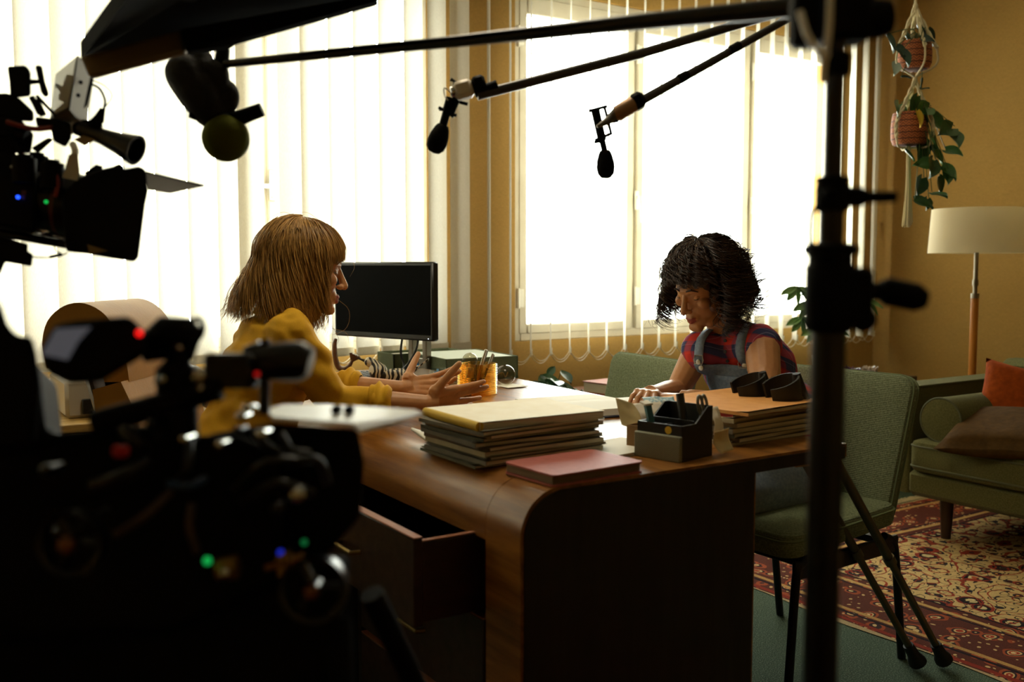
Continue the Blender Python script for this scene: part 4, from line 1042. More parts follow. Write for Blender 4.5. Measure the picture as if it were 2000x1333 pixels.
b = MB(F0); b.slab([(.05, -.016, .05), (.125, -.012, .104), (.125, .012, .104), (.05, .016, .05)], (0, 0, .006)); mk('tail', b, M_str, t)
for s in (-1, 1):
    b = MB(F0); b.ball((-.082, s * .014, .103), .0028, 8); mk('eye', b, M_blackpl, t)
    b = MB(F0); b.tube([(.005, s * .012, .02), (.008, s * .012, .004), (-.01, s * .013, .002)], .0022, 6); mk('leg', b, M_metal, t)
    b = MB(F0); b.ball((.018, s * .026, .052), (.055, .010, .022), 14); mk('wing', b, M_str, t)
# trays
M_tray = weave_mat('sage_tray_cloth', '#55604a', '#6d775d', 900, .8, .3); M_mint = mat('pale_mint_paper', '#dfe9dd', .7)
def tray(label, x0, x1, y0, y1, h, rz, lid):
    t = thing('letter_tray', label, 'tray', ((x0 + x1) / 2, (y0 + y1) / 2, .75), rz); w, d = x1 - x0, y1 - y0
    b = MB(); b.box((0, 0, .004), (w, d, .008)); 
    for c, s_ in (((0, -d / 2 + .004, h / 2), (w, .008, h)), ((0, d / 2 - .004, h / 2), (w, .008, h)), ((-w / 2 + .004, 0, h / 2), (.008, d, h)), ((w / 2 - .004, 0, h / 2), (.008, d, h))): b.box(c, s_, .002)
    mk('tray_box', b, M_tray, t, True)
    b = MB(); b.box((0, 0, .008 + (h - .012) / 2), (w - .022, d - .022, h - .012 + (.005 if lid else -.012)), .002); mk('paper_pile', b, M_mint if lid else M_paper, t, True); return t
tray('sage green letter tray filled to the rim, behind the amber glass', 1.70, 2.0, 3.05, 3.40, .085, math.radians(-4), True)
tray('sage green letter tray holding loose white paper, at the back edge beside the monitor', 1.67, 2.0, 3.45, 3.60 + .0, .075, 0, False)
# magazines and packet
M_mag = [mat('magazine_%s' % n, c, .5) for n, c in (('grey', '#8d8677'), ('brown', '#6f5a41'), ('cream', '#cdbf9f'), ('dark', '#3b342b'))]
rq = random.Random(4)
def flat_doc(name, label, cat, c, w, d, h, rz, z, m_cover, m_in, group=None, over=.003, curl=0):
    t = thing(name, label, cat, (c[0], c[1], z), rz, group)
    b = MB(); b.box((0, 0, h / 2), (w - over * 2, d - over * 2, max(h - .0016, .0006))); mk('pages', b, m_in, t, True)
    b = MB()
    for zz in (.0004, h - .0004): b.grid(lambda u, v, zz=zz: ((u - .5) * w, (v - .5) * d, zz + (curl * (max(0, abs(v - .5) - .3) ** 2) * 2 if zz > .001 else 0)), 4, 8)
    b.box((-w / 2 + .0006, 0, h / 2), (.0012, d, h)); o = mk('cover', b, m_cover, t, True, recalc=False); return t
z = .75
for i, (lab, m_) in enumerate((('lowest magazine of the little pile left of the green trays', 0), ('second magazine up in the little pile left of the green trays', 2), ('third magazine up in the little pile left of the green trays', 3), ('topmost magazine of the little pile left of the green trays', 1))):
    flat_doc('magazine', lab, 'magazine', (1.56 + rq.uniform(-.01, .01), 3.03 + rq.uniform(-.01, .01)), .21, .28, .011, math.radians(6 + rq.uniform(-8, 8)), z, M_mag[m_], M_edge, 'magazines by the trays'); z += .0113
t = thing('clear_packet', 'small clear packet with blue print on the magazine pile', 'packet', (1.575, 2.915, .796)); Mk = frame((1.575, 2.915, .796), (.84, -.54, 0), (-.4, -.6, .7))
b = MB(Mk); b.pad(.055, .07, .012, None, 8, .2, .05); mk('packet_film', b, glass_mat('clear_film', '#e9f0f2', rough=.15), t)
b = MB(Mk)
for k in range(5): b.box((-.016 + k * .008, -.01 + .012 * (k % 3), .001), (.007, .028, .004))
mk('blue_print', b, mat('packet_blue', '#5f93b8', .5), t)
# amber glass
M_amber = glass_mat('amber_glass', '#fbe0a4', rough=.04); cc = V((1.617, 2.72, .75))
t = thing('ribbed_glass', 'square ribbed amber glass full of pens', 'glass', cc, math.radians(28))
b = MB(); pr = []
for k in range(37): pr.append((.050 + .0022 * math.cos(k * pi), .004 + k * .1 / 36))
def sq(r, z): return [(q[0], q[1], z) for q in rounded(2 * r, 2 * r, .012, 3)]
vs = []; L = [(r, z_) for r, z_ in pr] + [(.044, .104), (.044, .012), (.001, .012)]; L = [(.001, 0), (.046, 0)] + L
k = 16; fs = []
for r, z_ in L: vs += sq(max(r, .013), z_) if r > .002 else [(0.0001 * x, 0.0001 * y, z_) for x, y, _ in sq(.02, z_)]
for i in range(len(L) - 1):
    for j in range(k): fs.append((i * k + j, i * k + (j + 1) % k, (i + 1) * k + (j + 1) % k, (i + 1) * k + j))
b.add(vs, fs); mk('glass_wall', b, M_amber, t, True, smooth=20)
def pen(label, a, e, r, m1, m2, cat='pen', group=None):
    a, e = V(a), V(e); t = thing('pen', label, cat, a, 0, group); d = (e - a).normalized()
    b = MB(); b.tube([a, a.lerp(e, .08), a.lerp(e, .6)], [r * .4, r, r], 12); mk('barrel', b, m1, t)
    b = MB(); b.tube([a.lerp(e, .6), a.lerp(e, .985), e], [r * 1.12, r * 1.12, r * .7], 12); mk('pen_cap', b, m2, t)
    b = MB(); n_ = d.cross(V((.3, -.8, .2))).normalized(); b.tube([a.lerp(e, .97) + n_ * r, a.lerp(e, .97) + n_ * r * 2, a.lerp(e, .7) + n_ * r * 1.9], r * .28, 6); mk('clip', b, M_metal, t)
pen('silver pen with broad cap leaning in the amber glass', cc + V((-.01, .005, .014)), cc + V((.028, -.012, .148)), .0050, M_metal, M_metal)
pen('slim silver pen with dark band, right of the other pen in the amber glass', cc + V((.0, -.012, .014)), cc + V((.045, -.028, .135)), .0042, MATS['black_plastic'], M_metal)
pen('dark pen standing low in the amber glass', cc + V((-.02, -.02, .014)), cc + V((.01, .025, .096)), .0045, M_blackpl, M_blackpl)
t = thing('light_bulb', 'clear light bulb poking out of the amber glass', 'light bulb', cc + V((-.018, .012, .1)))
b = MB(); b.ball(cc + V((-.018, .015, .112)), .026, 18); mk('bulb_glass', b, glass_mat('smoked_glass', '#d8d2c0', rough=.02), t)
b = MB(); b.lathe([(.012, 0), (.0125, .03), (.010, .034)], 14, T(*(cc + V((-.018, .015, .055))))); mk('screw_base', b, M_metal, t)
gp = V((1.837,2.894,0.75)); t = thing('light_bulb', 'clear round light bulb with a brass filament lying right of the amber glass', 'light bulb', gp)
b = MB(); b.ball(gp + V((0, 0, .036)), .036, 20); mk('bulb_glass', b, MATS['smoked_glass'], t)
b = MB(); b.tube(bez([gp + V((-.03, .02, .03)), gp + V((-.01, .004, .044)), gp + V((.0, 0, .028)), gp + V((.01, 0, .044)), gp + V((.004, 0, .03))], 5), .0022, 6); mk('filament', b, M_brass, t)
b = MB(); b.tube([gp + V((-.028, .02, .032)), gp + V((-.058, .042, .026))], [.014, .013], 14); mk('screw_base', b, M_metal, t)
for i, (px_, rz, lab) in enumerate((((1.826,2.866,0.75), 20, 'white card lying by the light bulb, partly under the other card'), ((1.823,2.816,0.75), -6, 'white card lying on top of another by the light bulb'))):
    b = MB(); b.box((px_[0], px_[1], .7515 + .0022 * i), (.085, .055, .002), 0); o = mk('card', b, M_paper); tag(o, lab, 'card', 'cards by the light bulb')
t = thing('black_case', 'low black case with white earphones on it, left of the amber glass', 'case', (1.50, 2.72, .75)); b = MB(); b.prism(rounded(.11, .07, .012), 0, .022, T(1.535, 2.73, .75) @ RZ(.3)); mk('case_body', b, M_blackpl, t)
for dx in (-.01, .018): b = MB(); b.ball((1.528 + dx, 2.718, .777), (.010, .007, .006), 10); mk('earphone', b, M_paper, t)
# open notebook
bk = thing('open_notebook', 'open white-paged notebook with dark blue cover under her hand', 'book', (1.73, 2.29, .75), math.radians(-7))
b = MB(); b.box((0, 0, .003), (.285, .40, .004), .001); mk('cover', b, mat('navy_cover', '#1b2440', .5), bk, True)
for s in (-1, 1):
    hgt = .022 if s < 0 else .010
    pr = [(s * .002, .006), (s * .002, hgt * .55), (s * .012, hgt * .9 + .004), (s * .035, hgt + .007), (s * .08, hgt + .006), (s * .188, hgt + .002), (s * .192, .006)]
    b = MB(); b.prism(pr, -.135, .135, Mx(((0, 0, 1, 0), (1, 0, 0, 0), (0, 1, 0, 0), (0, 0, 0, 1)))); mk('page_block', b, M_paper, bk, True, smooth=50)
b = MB(); b.tube([(-.14, -.004, .012), (-.155, -.006, .006), (-.17, -.02, .003)], .0018, 5); mk('ribbon', b, MATS['navy_cover'], bk, True)
# pile of folders, left
M_fold = {k: mat('folder_' + k, c, .75, noise_s=30, col2=c2) for k, c, c2 in (('manila', '#f5efdb', '#efe6cc'), ('grey', '#7a7462', '#6c6656'), ('olive', '#5b5a40', '#4d4c36'), ('brown', '#6a5338', '#5c4830'), ('cream', '#b9ad8b', '#a99d7c'), ('orange', '#e8a860', '#de9a50'), ('red', '#b02a24', '#9a221e'), ('tan', '#9c8258', '#8c744c'))}
M_yel = mat('yellow_binding', '#c9a520', .6)
names = ['lowest dark folder', 'second folder from the bottom', 'third folder from the bottom', 'fourth folder from the bottom', 'fifth folder from the bottom', 'sixth folder from the bottom', 'seventh folder from the bottom', 'folder third from the top', 'grey folder second from the top', 'cream folder with a yellow bound edge, topmost']
cols = ['olive', 'grey', 'olive', 'cream', 'brown', 'grey', 'olive', 'tan', 'grey', 'manila']; z = .75; rq = random.Random(9); cen = V((1.185, 1.838))
for i, (nm, cl) in enumerate(zip(names, cols)):
    h = (.006, .010, .006, .011, .008, .009, .007, .008, .008, .017)[i]
    t = flat_doc('folder', nm + ' of the tall pile at the desk corner', 'folder', (cen.x + rq.uniform(-.012, .012) - (.008 if i < 2 else 0), cen.y + rq.uniform(-.008, .008), 0), .325, .25, h, math.radians(3 + rq.uniform(-5, 5)), z, M_fold[cl], M_edge, 'folders in the tall pile', curl=.05 if i < 9 else .02)
    if i == 9: b = MB(); b.tube([(-.162, -.124, h / 2), (-.162, .124, h / 2)], h * .62, 10); mk('yellow_spine', b, M_yel, t, True)
    z += h + .0006
t = thing('loose_sheets', 'sheaf of loose papers slipping out behind the tall pile', 'papers', (1.12, 1.98, .75)); b = MB()
b.grid(lambda u, v: (1.035 + .18 * u, 1.885 + .16 * v - .05 * u, .754 + .035 * (1 - u) ** 2 * v), 8, 6); o = mk('sheet', b, M_paper, t); mod(o, 'SOLIDIFY', thickness=.006); bake(o)
# red notebook
t = thing('red_notebook', 'dusty red notebook at the front corner of the desk', 'notebook', (1.165, 1.575, .75), math.radians(3))
M_red = mat('dusty_red_cover', '#a9564e', .6, noise_s=70, col2='#b7645b', bump=.1, bscale=300)
b = MB(); b.box((0, .002, .012), (.226, .152, .016)); mk('pages', b, mat('dark_page_edges', '#8a7557', .9, noise_s=1, col2='#6d5c43', stretch=(10, 10, 900)), t, True)
b = MB(); b.prism(rounded(.235, .165, .012), .020, .0235); b.prism(rounded(.235, .165, .012), .0, .0035); b.box((0, .081, .012), (.22, .004, .024), .0015); mk('cover', b, M_red, t, True)
# white pad
t = flat_doc('writing_pad', 'white writing pad lying between the red notebook and the pen organiser', 'pad', (1.385, 1.72), .21, .15, .009, math.radians(8), .75, M_paper, M_edge)
# organiser
M_mesh = NT('grey_mesh_panel'); mp = M_mesh.coord(); ck = M_mesh.n('ShaderNodeTexChecker', i_Scale=420.0); M_mesh.l(mp, 'Vector', ck, 'Vector'); ck.inputs['Color1'].default_value = lin('#9a9a82'); ck.inputs['Color2'].default_value = lin('#5a5b4a'); M_mesh.l(ck, 'Color', M_mesh.b, 'Base Color'); M_mesh.b.inputs['Roughness'].default_value = .6; M_mesh = M_mesh.m
og = thing('pen_organiser', 'black desk organiser with a grey mesh front and yellow sticker', 'organiser', (1.415, 1.53, .75), math.radians(12)); M_org = mat('black_organiser', '#14140f', .45)
side = [(.004, 0), (.118, 0), (.118, .112), (.100, .112), (.055, .078), (.004, .078)]; MXZ2 = Mx(((1, 0, 0, 0), (0, 0, 1, 0), (0, 1, 0, 0), (0, 0, 0, 1)))
b = MB(); b.prism(side, 0, .004, MXZ2); b.prism(side, .116, .120, MXZ2); b.box((.116, .06, .056), (.004, .12, .112)); b.box((.06, .06, .002), (.112, .12, .004)); b.box((.006, .06, .039), (.004, .12, .078)); mk('organiser_body', b, M_org, og, True)
b = MB(); b.box((.052, .06, .045), (.003, .114, .078)); b.box((.03, .06, .04), (.044, .003, .07)); mk('divider', b, M_org, og, True)
b = MB(); b.box((-.001, .06, .028), (.012, .122, .056), .002); mk('mesh_front', b, M_mesh, og, True)
b = MB(); b.lathe([(.001, .0012), (.0085, .0010), (.0085, 0), (.001, 0)], 20, frame((.0038, .036, .066), (0, 1, 0), (-1, 0, 0))); mk('yellow_sticker', b, mat('yellow_sticker', '#d8b32a', .5), og, True)
Mo = T(1.415, 1.53, .75) @ RZ(math.radians(12)); pq = lambda x, y, z: Mo @ V((x, y, z))
t = thing('marker', 'thick black marker standing in the desk organiser', 'marker', pq(.07, .03, .01)); b = MB(); b.tube([pq(.072, .03, .006), pq(.080, .052, .085)], .008, 14); mk('barrel', b, mat('tan_marker', '#b58350', .5), t); b = MB(); b.tube([pq(.079, .050, .075), pq(.0865, .066, .135)], .0092, 14); mk('marker_cap', b, M_blackpl, t)
t = thing('scissors', 'scissors with grey handles in the organiser\'s rear slot', 'scissors', pq(.09, .02, .01))
b = MB(); b.slab([pq(.082, .02, .01), pq(.094, .02, .01), pq(.108, .02, .09), pq(.098, .02, .09)], (0, .003, 0)); mk('blade', b, M_metal, t)
for dx in (0, .016): b = MB(); b.tube([pq(.100 + dx + .009 * math.cos(a) - .006 * math.sin(a), .02, .112 + .022 * math.sin(a)) for a in [2 * pi * i / 16 for i in range(16)]], .0035, 8, closed=True); mk('handle', b, mat('grey_handle', '#8d8a80', .4), t)
t = thing('box_cutter', 'teal box cutter in the organiser\'s front slot', 'cutter', pq(.02, .05, .01)); b = MB(); b.slab([pq(.012, .075, .012), pq(.030, .075, .012), pq(.024, .098, .115), pq(.004, .098, .115)], (.002, .010, 0)); mk('cutter_body', b, mat('teal_plastic', '#3d6f78', .4), t); b = MB(); b.slab([pq(.0, .096, .113), pq(.028, .096, .113), pq(.028, .112, .118), pq(.0, .112, .118)], (0, 0, .004)); mk('cutter_end', b, M_paper, t)
# note holder and slips
t = thing('note_holder', 'small brown card note holder behind the organiser', 'note holder', (1.47, 1.70, .75)); b = MB()
for c_, s_ in (((0, -.02, .028), (.05, .003, .056)), ((0, .02, .028), (.05, .003, .056)), ((-.024, 0, .028), (.003, .043, .056)), ((.024, 0, .028), (.003, .043, .056)), ((0, 0, .0015), (.05, .043, .003))): b.box(c_, s_, 0, T(1.452, 1.705, .75) @ RZ(.25))
mk('card_box', b, mat('kraft_card', '#8a6638', .8), t)
M_slip = mat('cream_note', '#e2d2a6', .85, noise_s=25, col2='#d3c08e'); M_slipw = mat('pale_tissue', '#e4dccb', .9); M_blue = NT('blue_dotted_sheet'); mp = M_blue.coord(); vv = M_blue.n('ShaderNodeTexVoronoi', i_Scale=130.0); M_blue.l(mp, 'Vector', vv, 'Vector'); q_ = M_blue.ramp(vv, 'Distance', [(.3, '#d6e0dd'), (.5, '#8fb3c4')]); M_blue.l(q_, 'Color', M_blue.b, 'Base Color'); M_blue = M_blue.m
def slip(label, p0, u, v, m, bend, grp='notes around the organiser'):
    p0, u, v = V(p0), V(u), V(v); n_ = u.cross(v).normalized(); b = MB(); sd = rnd.uniform(0, 9)
    b.grid(lambda s, r: p0 + u * s + v * r + n_ * (bend * math.sin(pi * r) * (1 - s * .5) + .004 * noise.noise(V((s * 3 + sd, r * 3, sd)))), 10, 10)
    o = mk('paper_slip', b, m, smooth=180, recalc=False); tag(o, label, 'paper', grp); mod(o, 'SOLIDIFY', thickness=.0008); bake(o); return o
slip('cream note leaning out of the note holder to the left', (1.508,1.755,0.775), (-.055, .02, .02), (-.012, .01, .065), M_slip, .006)
slip('pale tissue sheet standing above the note holder', (1.478,1.73,0.79), (.075, -.015, .0), (.0, .035, .055), M_slipw, .012)
slip('white tissue sheet behind the marker', (1.538,1.744,0.79), (.06, -.012, -.005), (.004, .03, .05), M_slip, .010)
slip('blue dotted sheet lying above the organiser', (1.541,1.791,0.8232), (.070, -.036, .0), (.012, .03, .026), M_blue, .006)
slip('long curled receipt hanging down right of the organiser', (1.545,1.559,0.8), (.042, .002, .006), (.006, -.012, -.048), M_slip, .014)
slip('pale receipt standing right of the organiser', (1.58,1.599,0.785), (.04, .008, .0), (-.002, .02, .06), M_slipw, .008)
# right-hand pile
names = ['lowest folder', 'second folder from the bottom', 'third folder from the bottom', 'fourth folder from the bottom', 'fifth folder from the bottom', 'worn cream folder third from the top', 'red folder just under the orange one', 'large orange folder, topmost']
cols = ['cream', 'brown', 'olive', 'grey', 'tan', 'cream', 'red', 'orange']; z = .75; cen = V((1.80, 1.74))
for i, (nm, cl) in enumerate(zip(names, cols)):
    h = (.008, .010, .010, .012, .012, .011, .008, .008)[i]
    flat_doc('folder', nm + ' in the pile by the crutches', 'folder', (cen.x + rq.uniform(-.01, .01) + (.02 if i == 6 else 0), cen.y + rq.uniform(-.008, .008), 0), .335, .245 if i < 7 else .30, h, math.radians(4 + rq.uniform(-4, 4) + (6 if i == 7 else 0)), z, M_fold[cl], M_edge, 'folders in the pile by the crutches', curl=.06)
    z += h + .0006
# crutches
M_alu = mat('bronze_aluminium', '#6b6450', .4, .7); M_rub = mat('black_rubber', '#0c0c0c', .6); M_cork = mat('cork_grip', '#b98a58', .7)
def crutch(label, foot, cuff, yaw):
    foot, cuff = V(foot), V(cuff); t = thing('crutch', label, 'crutch', foot, 0, 'forearm crutches leaning on the desk'); d = (cuff - foot).normalized()
    b = MB(); b.tube([foot + d * .02, foot + d * .46], .0105, 12); mk('lower_tube', b, M_alu, t)
    b = MB(); b.tube([foot + d * .42, foot + d * .80, cuff], .0130, 12); b.tube([foot + d * .41, foot + d * .435], .0165, 12); mk('upper_tube', b, M_alu, t)
    b = MB(); b.tube([foot, foot + d * .012, foot + d * .03, foot + d * .07], [.026, .025, .018, .015], 14); mk('rubber_tip', b, M_rub, t)
    side_ = V(yaw).normalized(); g = foot + d * ((cuff - foot).length - .22); b = MB(); b.tube([g, g + side_ * .03, g + side_ * .105, g + side_ * .12], [.013, .016, .017, .010], 12); mk('hand_grip', b, M_cork, t)
    b = MB(); up = (d + V((0, 0, 1.3))).normalized(); cx = cuff + side_ * .045; ax = side_; ay = up.cross(ax).normalized()
    n_ = 26; vs = []
    for i in range(n_ + 1):
        a = pi * .22 + (2 * pi - pi * .44) * i / n_
        for (r, h) in ((.046, -.035), (.050, .040 - .016 * math.cos(a)), (.045, .040 - .016 * math.cos(a)), (.041, -.035)): vs.append(cx + (ax * math.cos(a) + ay * math.sin(a)) * r + up * h)
    fs = []
    for i in range(n_):
        for j in range(4): fs.append((i * 4 + j, i * 4 + (j + 1) % 4, (i + 1) * 4 + (j + 1) % 4, (i + 1) * 4 + j))
    fs += [(0, 1, 2, 3), tuple(n_ * 4 + j for j in range(4))]; b.add(vs, fs); b.tube([cuff - d * .05, cuff + up * .02, cuff + up * .058], [.014, .016, .010], 12); mk('arm_cuff', b, M_rub, t)
crutch('forearm crutch leaning on the desk, its cuff nearer the woman\'s arm', (2.48, 1.67, .02), (1.94,1.774,0.8368), (-.80, .45, -.05))
crutch('forearm crutch leaning on the desk, its cuff nearer the pole', (2.56, 1.64, .02), (1.944,1.665,0.8434), (-.80, .45, -.05))

# ---------- tan leather chair behind the woman in yellow ----------
M_leath = mat('tan_leather', '#a87a32', .5, noise_s=8, col2='#996c28', spec=.3, bump=.25, bscale=90, bdist=.003)
fx = V((.80, -.60, 0)); sc = V((.89, 2.63, 0)); ch = thing('leather_chair', 'tan leather office chair with rolled headrest behind the woman in yellow', 'chair', sc)
Mch = frame(sc, fx)
MP = Mch @ Mx(((1, 0, 0, 0), (0, 0, 1, 0), (0, 1, 0, 0), (0, 0, 0, 1)))      # profile (x, z) extruded along y
b = MB(Mch); rg = soft_panel(b, rounded(.50, .52, .08), T(0, 0, .405), .10, .03); mk('seat', b, M_leath, ch)
def strip(pts, th):
    P = [p.to_2d() for p in bez([(p[0], p[1], 0) for p in pts], 4)]; o = []; q = []
    if hasattr(th, '__len__'): th = list(np.interp(np.linspace(0, len(pts) - 1, len(P)), range(len(pts)), th))
    for i, p in enumerate(P):
        t_ = (P[min(i + 1, len(P) - 1)] - P[max(i - 1, 0)]).normalized(); n_ = V((-t_.y, t_.x)); h = th[i] if hasattr(th, '__len__') else th; o.append(p + n_ * h / 2); q.append(p - n_ * h / 2)
    return o + q[::-1]
def cushion(pts, th, w0, name):
    b = MB(); out = strip(pts, th); k = len(out); vs = []; n_ = 14
    c = sum((V(p) for p in out), V((0, 0))) / k
    for j in range(n_ + 1):
        y = -1 + 2 * j / n_; sc_ = 1 - .12 * abs(y) ** 8
        for p in out: vs.append((p[0], p[1], y * w0 / 2))
    fs = [tuple(range(k)), tuple(n_ * k + i for i in range(k))] + [(j * k + i, j * k + (i + 1) % k, (j + 1) * k + (i + 1) % k, (j + 1) * k + i) for j in range(n_) for i in range(k)]
    b.add(vs, fs, MP); o = mk(name, b, M_leath, ch, smooth=50); return o
cushion([(-.20, .44), (-.245, .52), (-.275, .60), (-.30, .66)], [.06, .10, .11, .085], .43, 'backrest')
cushion([(-.30, .665), (-.322, .73), (-.345, .80), (-.362, .86)], [.085, .10, .10, .08], .42, 'backrest')
hp = [(-.360, .865), (-.362, .92), (-.372, .97), (-.40, 1.02), (-.44, 1.045), (-.48, 1.04), (-.515, 1.01), (-.53, .96), (-.53, .90)]
cushion(hp, [.08, .07, .065, .06, .055, .055, .055, .05, .03], .34, 'headrest')
b = MB(); b.box((-.375, 0, .72), (.05, .38, .46), .02, Mch @ T(-.375, 0, .72) @ RY(-.26) @ T(.375, 0, -.72)); mk('back_shell', b, mat('dark_brown_shell', '#2c1c10', .5), ch)
b = MB(Mch); b.cyl((0, 0, .07), (0, 0, .36), .03, n=14); b.box((0, 0, .36), (.22, .22, .03), .005); mk('column', b, M_black, ch)
for k in range(5):
    a = k * 2 * pi / 5; e = V((.3 * math.cos(a), .3 * math.sin(a), .07)); b = MB(Mch); b.tube([(0, 0, .10), e], [.025, .016], 8); lg = mk('leg', b, M_black, ch)
    b = MB(Mch); b.cyl(e + V((-.012, 0, -.04)), e + V((.012, 0, -.04)), .028, n=14); mk('caster', b, M_blackpl, lg)
# ---------- sideboard under the left window ----------
M_oak = wood_mat('pale_oak', '#8a6a34', '#a98646', '#bd9a58', .45, (2, 14, 14), .05)
sb = thing('sideboard', 'low cream sideboard with pale oak top under the left window', 'sideboard', (.15, 3.62, 0))
b = MB(); b.box((.03, 3.64, .645), (1.86, .52, .03), .003); mk('top', b, M_oak, sb)
b = MB(); b.box((.03, 3.65, .345), (1.82, .48, .57), .002); mk('carcass', b, mat('cream_laminate', '#c9b88c', .5), sb)
for k in range(3):
    b = MB(); b.box((-.57 + k * .6, 3.404, .35), (.585, .018, .55), .003); d_ = mk('door', b, MATS['cream_laminate'], sb); b = MB(); b.box((-.35 + k * .6, 3.388, .5), (.012, .016, .12), .003); mk('handle', b, M_metal, d_)
b = MB(); b.box((.03, 3.66, .03), (1.76, .42, .06)); mk('plinth', b, M_dark, sb)
pr_ = thing('printer', 'silver grey office printer on the sideboard beside the leather chair', 'printer', (.72, 3.66, .66))
b = MB(); b.box((.72, 3.68, .725), (.46, .36, .13), .012); mk('printer_body', b, mat('printer_grey', '#a39c90', .35), pr_)
b = MB(); b.box((.72, 3.68, .80), (.44, .34, .022), .008); mk('scanner_lid', b, mat('printer_dark_grey', '#8a857a', .3), pr_)
b = MB(); b.box((.72, 3.495, .70), (.36, .02, .05), .003); b.box((.72, 3.43, .682), (.30, .14, .006)); mk('paper_slot', b, M_blackpl, pr_)
t = thing('stapler', 'small black stapler at the front of the sideboard', 'stapler', (.88, 3.47, .66)); b = MB(); b.box((.88, 3.47, .668), (.10, .03, .012), .004); b.box((.875, 3.47, .690), (.095, .026, .016), .006, T(.875, 3.47, .69) @ RY(.12) @ T(-.875, -3.47, -.69)); mk('stapler_body', b, M_blackpl, t)
# ---------- low table with book, behind the desk ----------
st = thing('side_table', 'small brown side table by the far wall, holding a thick book', 'table', (2.98, 3.66, 0)); M_brt = wood_mat('brown_table_wood', '#4a2612', '#6b3a1c', '#7d4826', .35, (10, 3, 10), .1)
b = MB(); b.box((2.98, 3.62, .565), (.50, .42, .025), .004); mk('table_top', b, M_brt, st)
for x in (2.76, 3.20):
    for y in (3.44, 3.80): b = MB(); b.box((x, y, .276), (.035, .035, .552), .003); mk('leg', b, M_brt, st)
t = thing('thick_book', 'thick brown book lying on the side table by the far wall', 'book', (2.86, 3.58, .578), math.radians(8)); b = MB(); b.box((0, 0, .026), (.20, .155, .044)); mk('pages', b, M_edge, t, True)
b = MB(); b.box((0, 0, .0025), (.21, .165, .004)); b.box((0, 0, .0505), (.21, .165, .004)); b.box((.104, 0, .0265), (.004, .165, .05)); mk('cover', b, mat('rust_book_cover', '#9a4f33', .6), t, True)
t = thing('decanter', 'dark bottle with a black cone stopper behind the far green chair', 'bottle', (3.05, 3.62, .578)); b = MB(); b.lathe([(.001, 0), (.04, 0), (.042, .06), (.016, .085), (.012, .11), (.001, .11)], 20, T(3.05, 3.62, .578)); mk('bottle', b, mat('dark_bottle_glass', '#1a120c', .15), t); b = MB(); b.lathe([(.001, .108), (.010, .108), (.019, .150), (.001, .150)], 16, T(3.05, 3.62, .578)); mk('stopper', b, M_blackpl, t)
# ---------- side table in the corner, crystals, plant ----------
ct = thing('corner_table', 'dark wooden side table in the corner between window and sofa', 'table', (4.52, 3.52, 0)); M_dkw = wood_mat('dark_table_wood', '#2a150b', '#3f2112', '#50301c', .3, (3, 10, 10), .1)
b = MB(); b.box((4.50, 3.52, .535), (.62, .44, .05), .004); mk('table_top', b, M_dkw, ct)
for x in (4.24, 4.76):
    for y in (3.35, 3.70): b = MB(); b.box((x, y, .255), (.04, .04, .51), .003); mk('leg', b, M_dkw, ct)
def crystal(label, c, r, m, seed):
    q = random.Random(seed); t = thing('crystal_cluster', label, 'crystal', c, 0, 'crystals on the corner table'); b = MB(); b.ball((c[0], c[1], c[2] + r * .25), (r, r * .8, r * .35), 12)
    for v in b.v: v += V((1, 1, .5)) * r * .25 * noise.noise(v * 40); v.z = max(v.z, c[2])
    mk('rock', b, mat('grey_rock', '#4a3f3d', .8), t, smooth=0); b = MB()
    for _ in range(26):
        a = q.uniform(0, 6.28); k = q.uniform(0, .75); p = V((c[0] + r * k * math.cos(a), c[1] + r * k * .8 * math.sin(a), c[2] + r * .35)); d = V((math.cos(a) * k, math.sin(a) * k, q.uniform(.6, 1.2))).normalized(); L = r * q.uniform(.3, .65); b.tube([p, p + d * L * .7, p + d * L], [r * .12, r * .11, .0005], 6)
    mk('crystals', b, m, t, smooth=20)
crystal('dark amethyst cluster on the corner table beside the pole', (4.40, 3.44, .56), .075, mat('amethyst', '#4a2f4a', .15), 1); crystal('pale quartz cluster at the right of the corner table', (4.60, 3.46, .56), .06, mat('quartz', '#b5a494', .15), 2)
def leaf(b, p, d, up, L, W, droop=.3, heart=True):
    p = V(p); d = V(d).normalized(); up = V(up); s = d.cross(up)
    if s.length < 1e-3: s = d.orthogonal()
    s.normalize(); n_ = s.cross(d)
    def f(u, v):
        w = (math.sin(pi * min(1, u * .93 + .07)) ** .8 * (1.25 - .65 * u) if heart else math.sin(pi * u) ** .8) * W / 2; x = (v - .5) * 2
        back = -.12 * L * abs(x) * (1 - u) if heart else 0
        return p + d * (u * L + back) + s * (x * w) + n_ * (-.18 * W * (1 - abs(x)) - droop * L * u * u)
    b.grid(f, 6, 4)
def leaf_mat(name, c1, c2):
    t = NT(name); mp = t.coord(); n = t.n('ShaderNodeTexNoise', i_Scale=30.0); t.l(mp, 'Vector', n, 'Vector'); g = t.n('ShaderNodeNewGeometry'); a = t.n('ShaderNodeMath', operation='MULTIPLY_ADD', i_1=.6, i_2=-.05); t.l(g, 'Random Per Island', a, 0); ad = t.n('ShaderNodeMath', operation='MULTIPLY_ADD', i_1=.4); t.l(n, 'Fac', ad, 0); t.l(a, 'Value', ad, 2)
    r = t.ramp(ad, 'Value', [(.1, c1), (.8, c2)]); t.l(r, 'Color', t.b, 'Base Color'); t.b.inputs['Roughness'].default_value = .35; t.b.inputs['Subsurface Weight'].default_value = .0; return t.m
M_leaf = leaf_mat('ivy_green_leaf', '#1d3d1a', '#4d7a33'); M_leafp = leaf_mat('pale_green_leaf', '#3f6a34', '#7da05e'); M_stem = mat('green_stem', '#4a5a2a', .6)
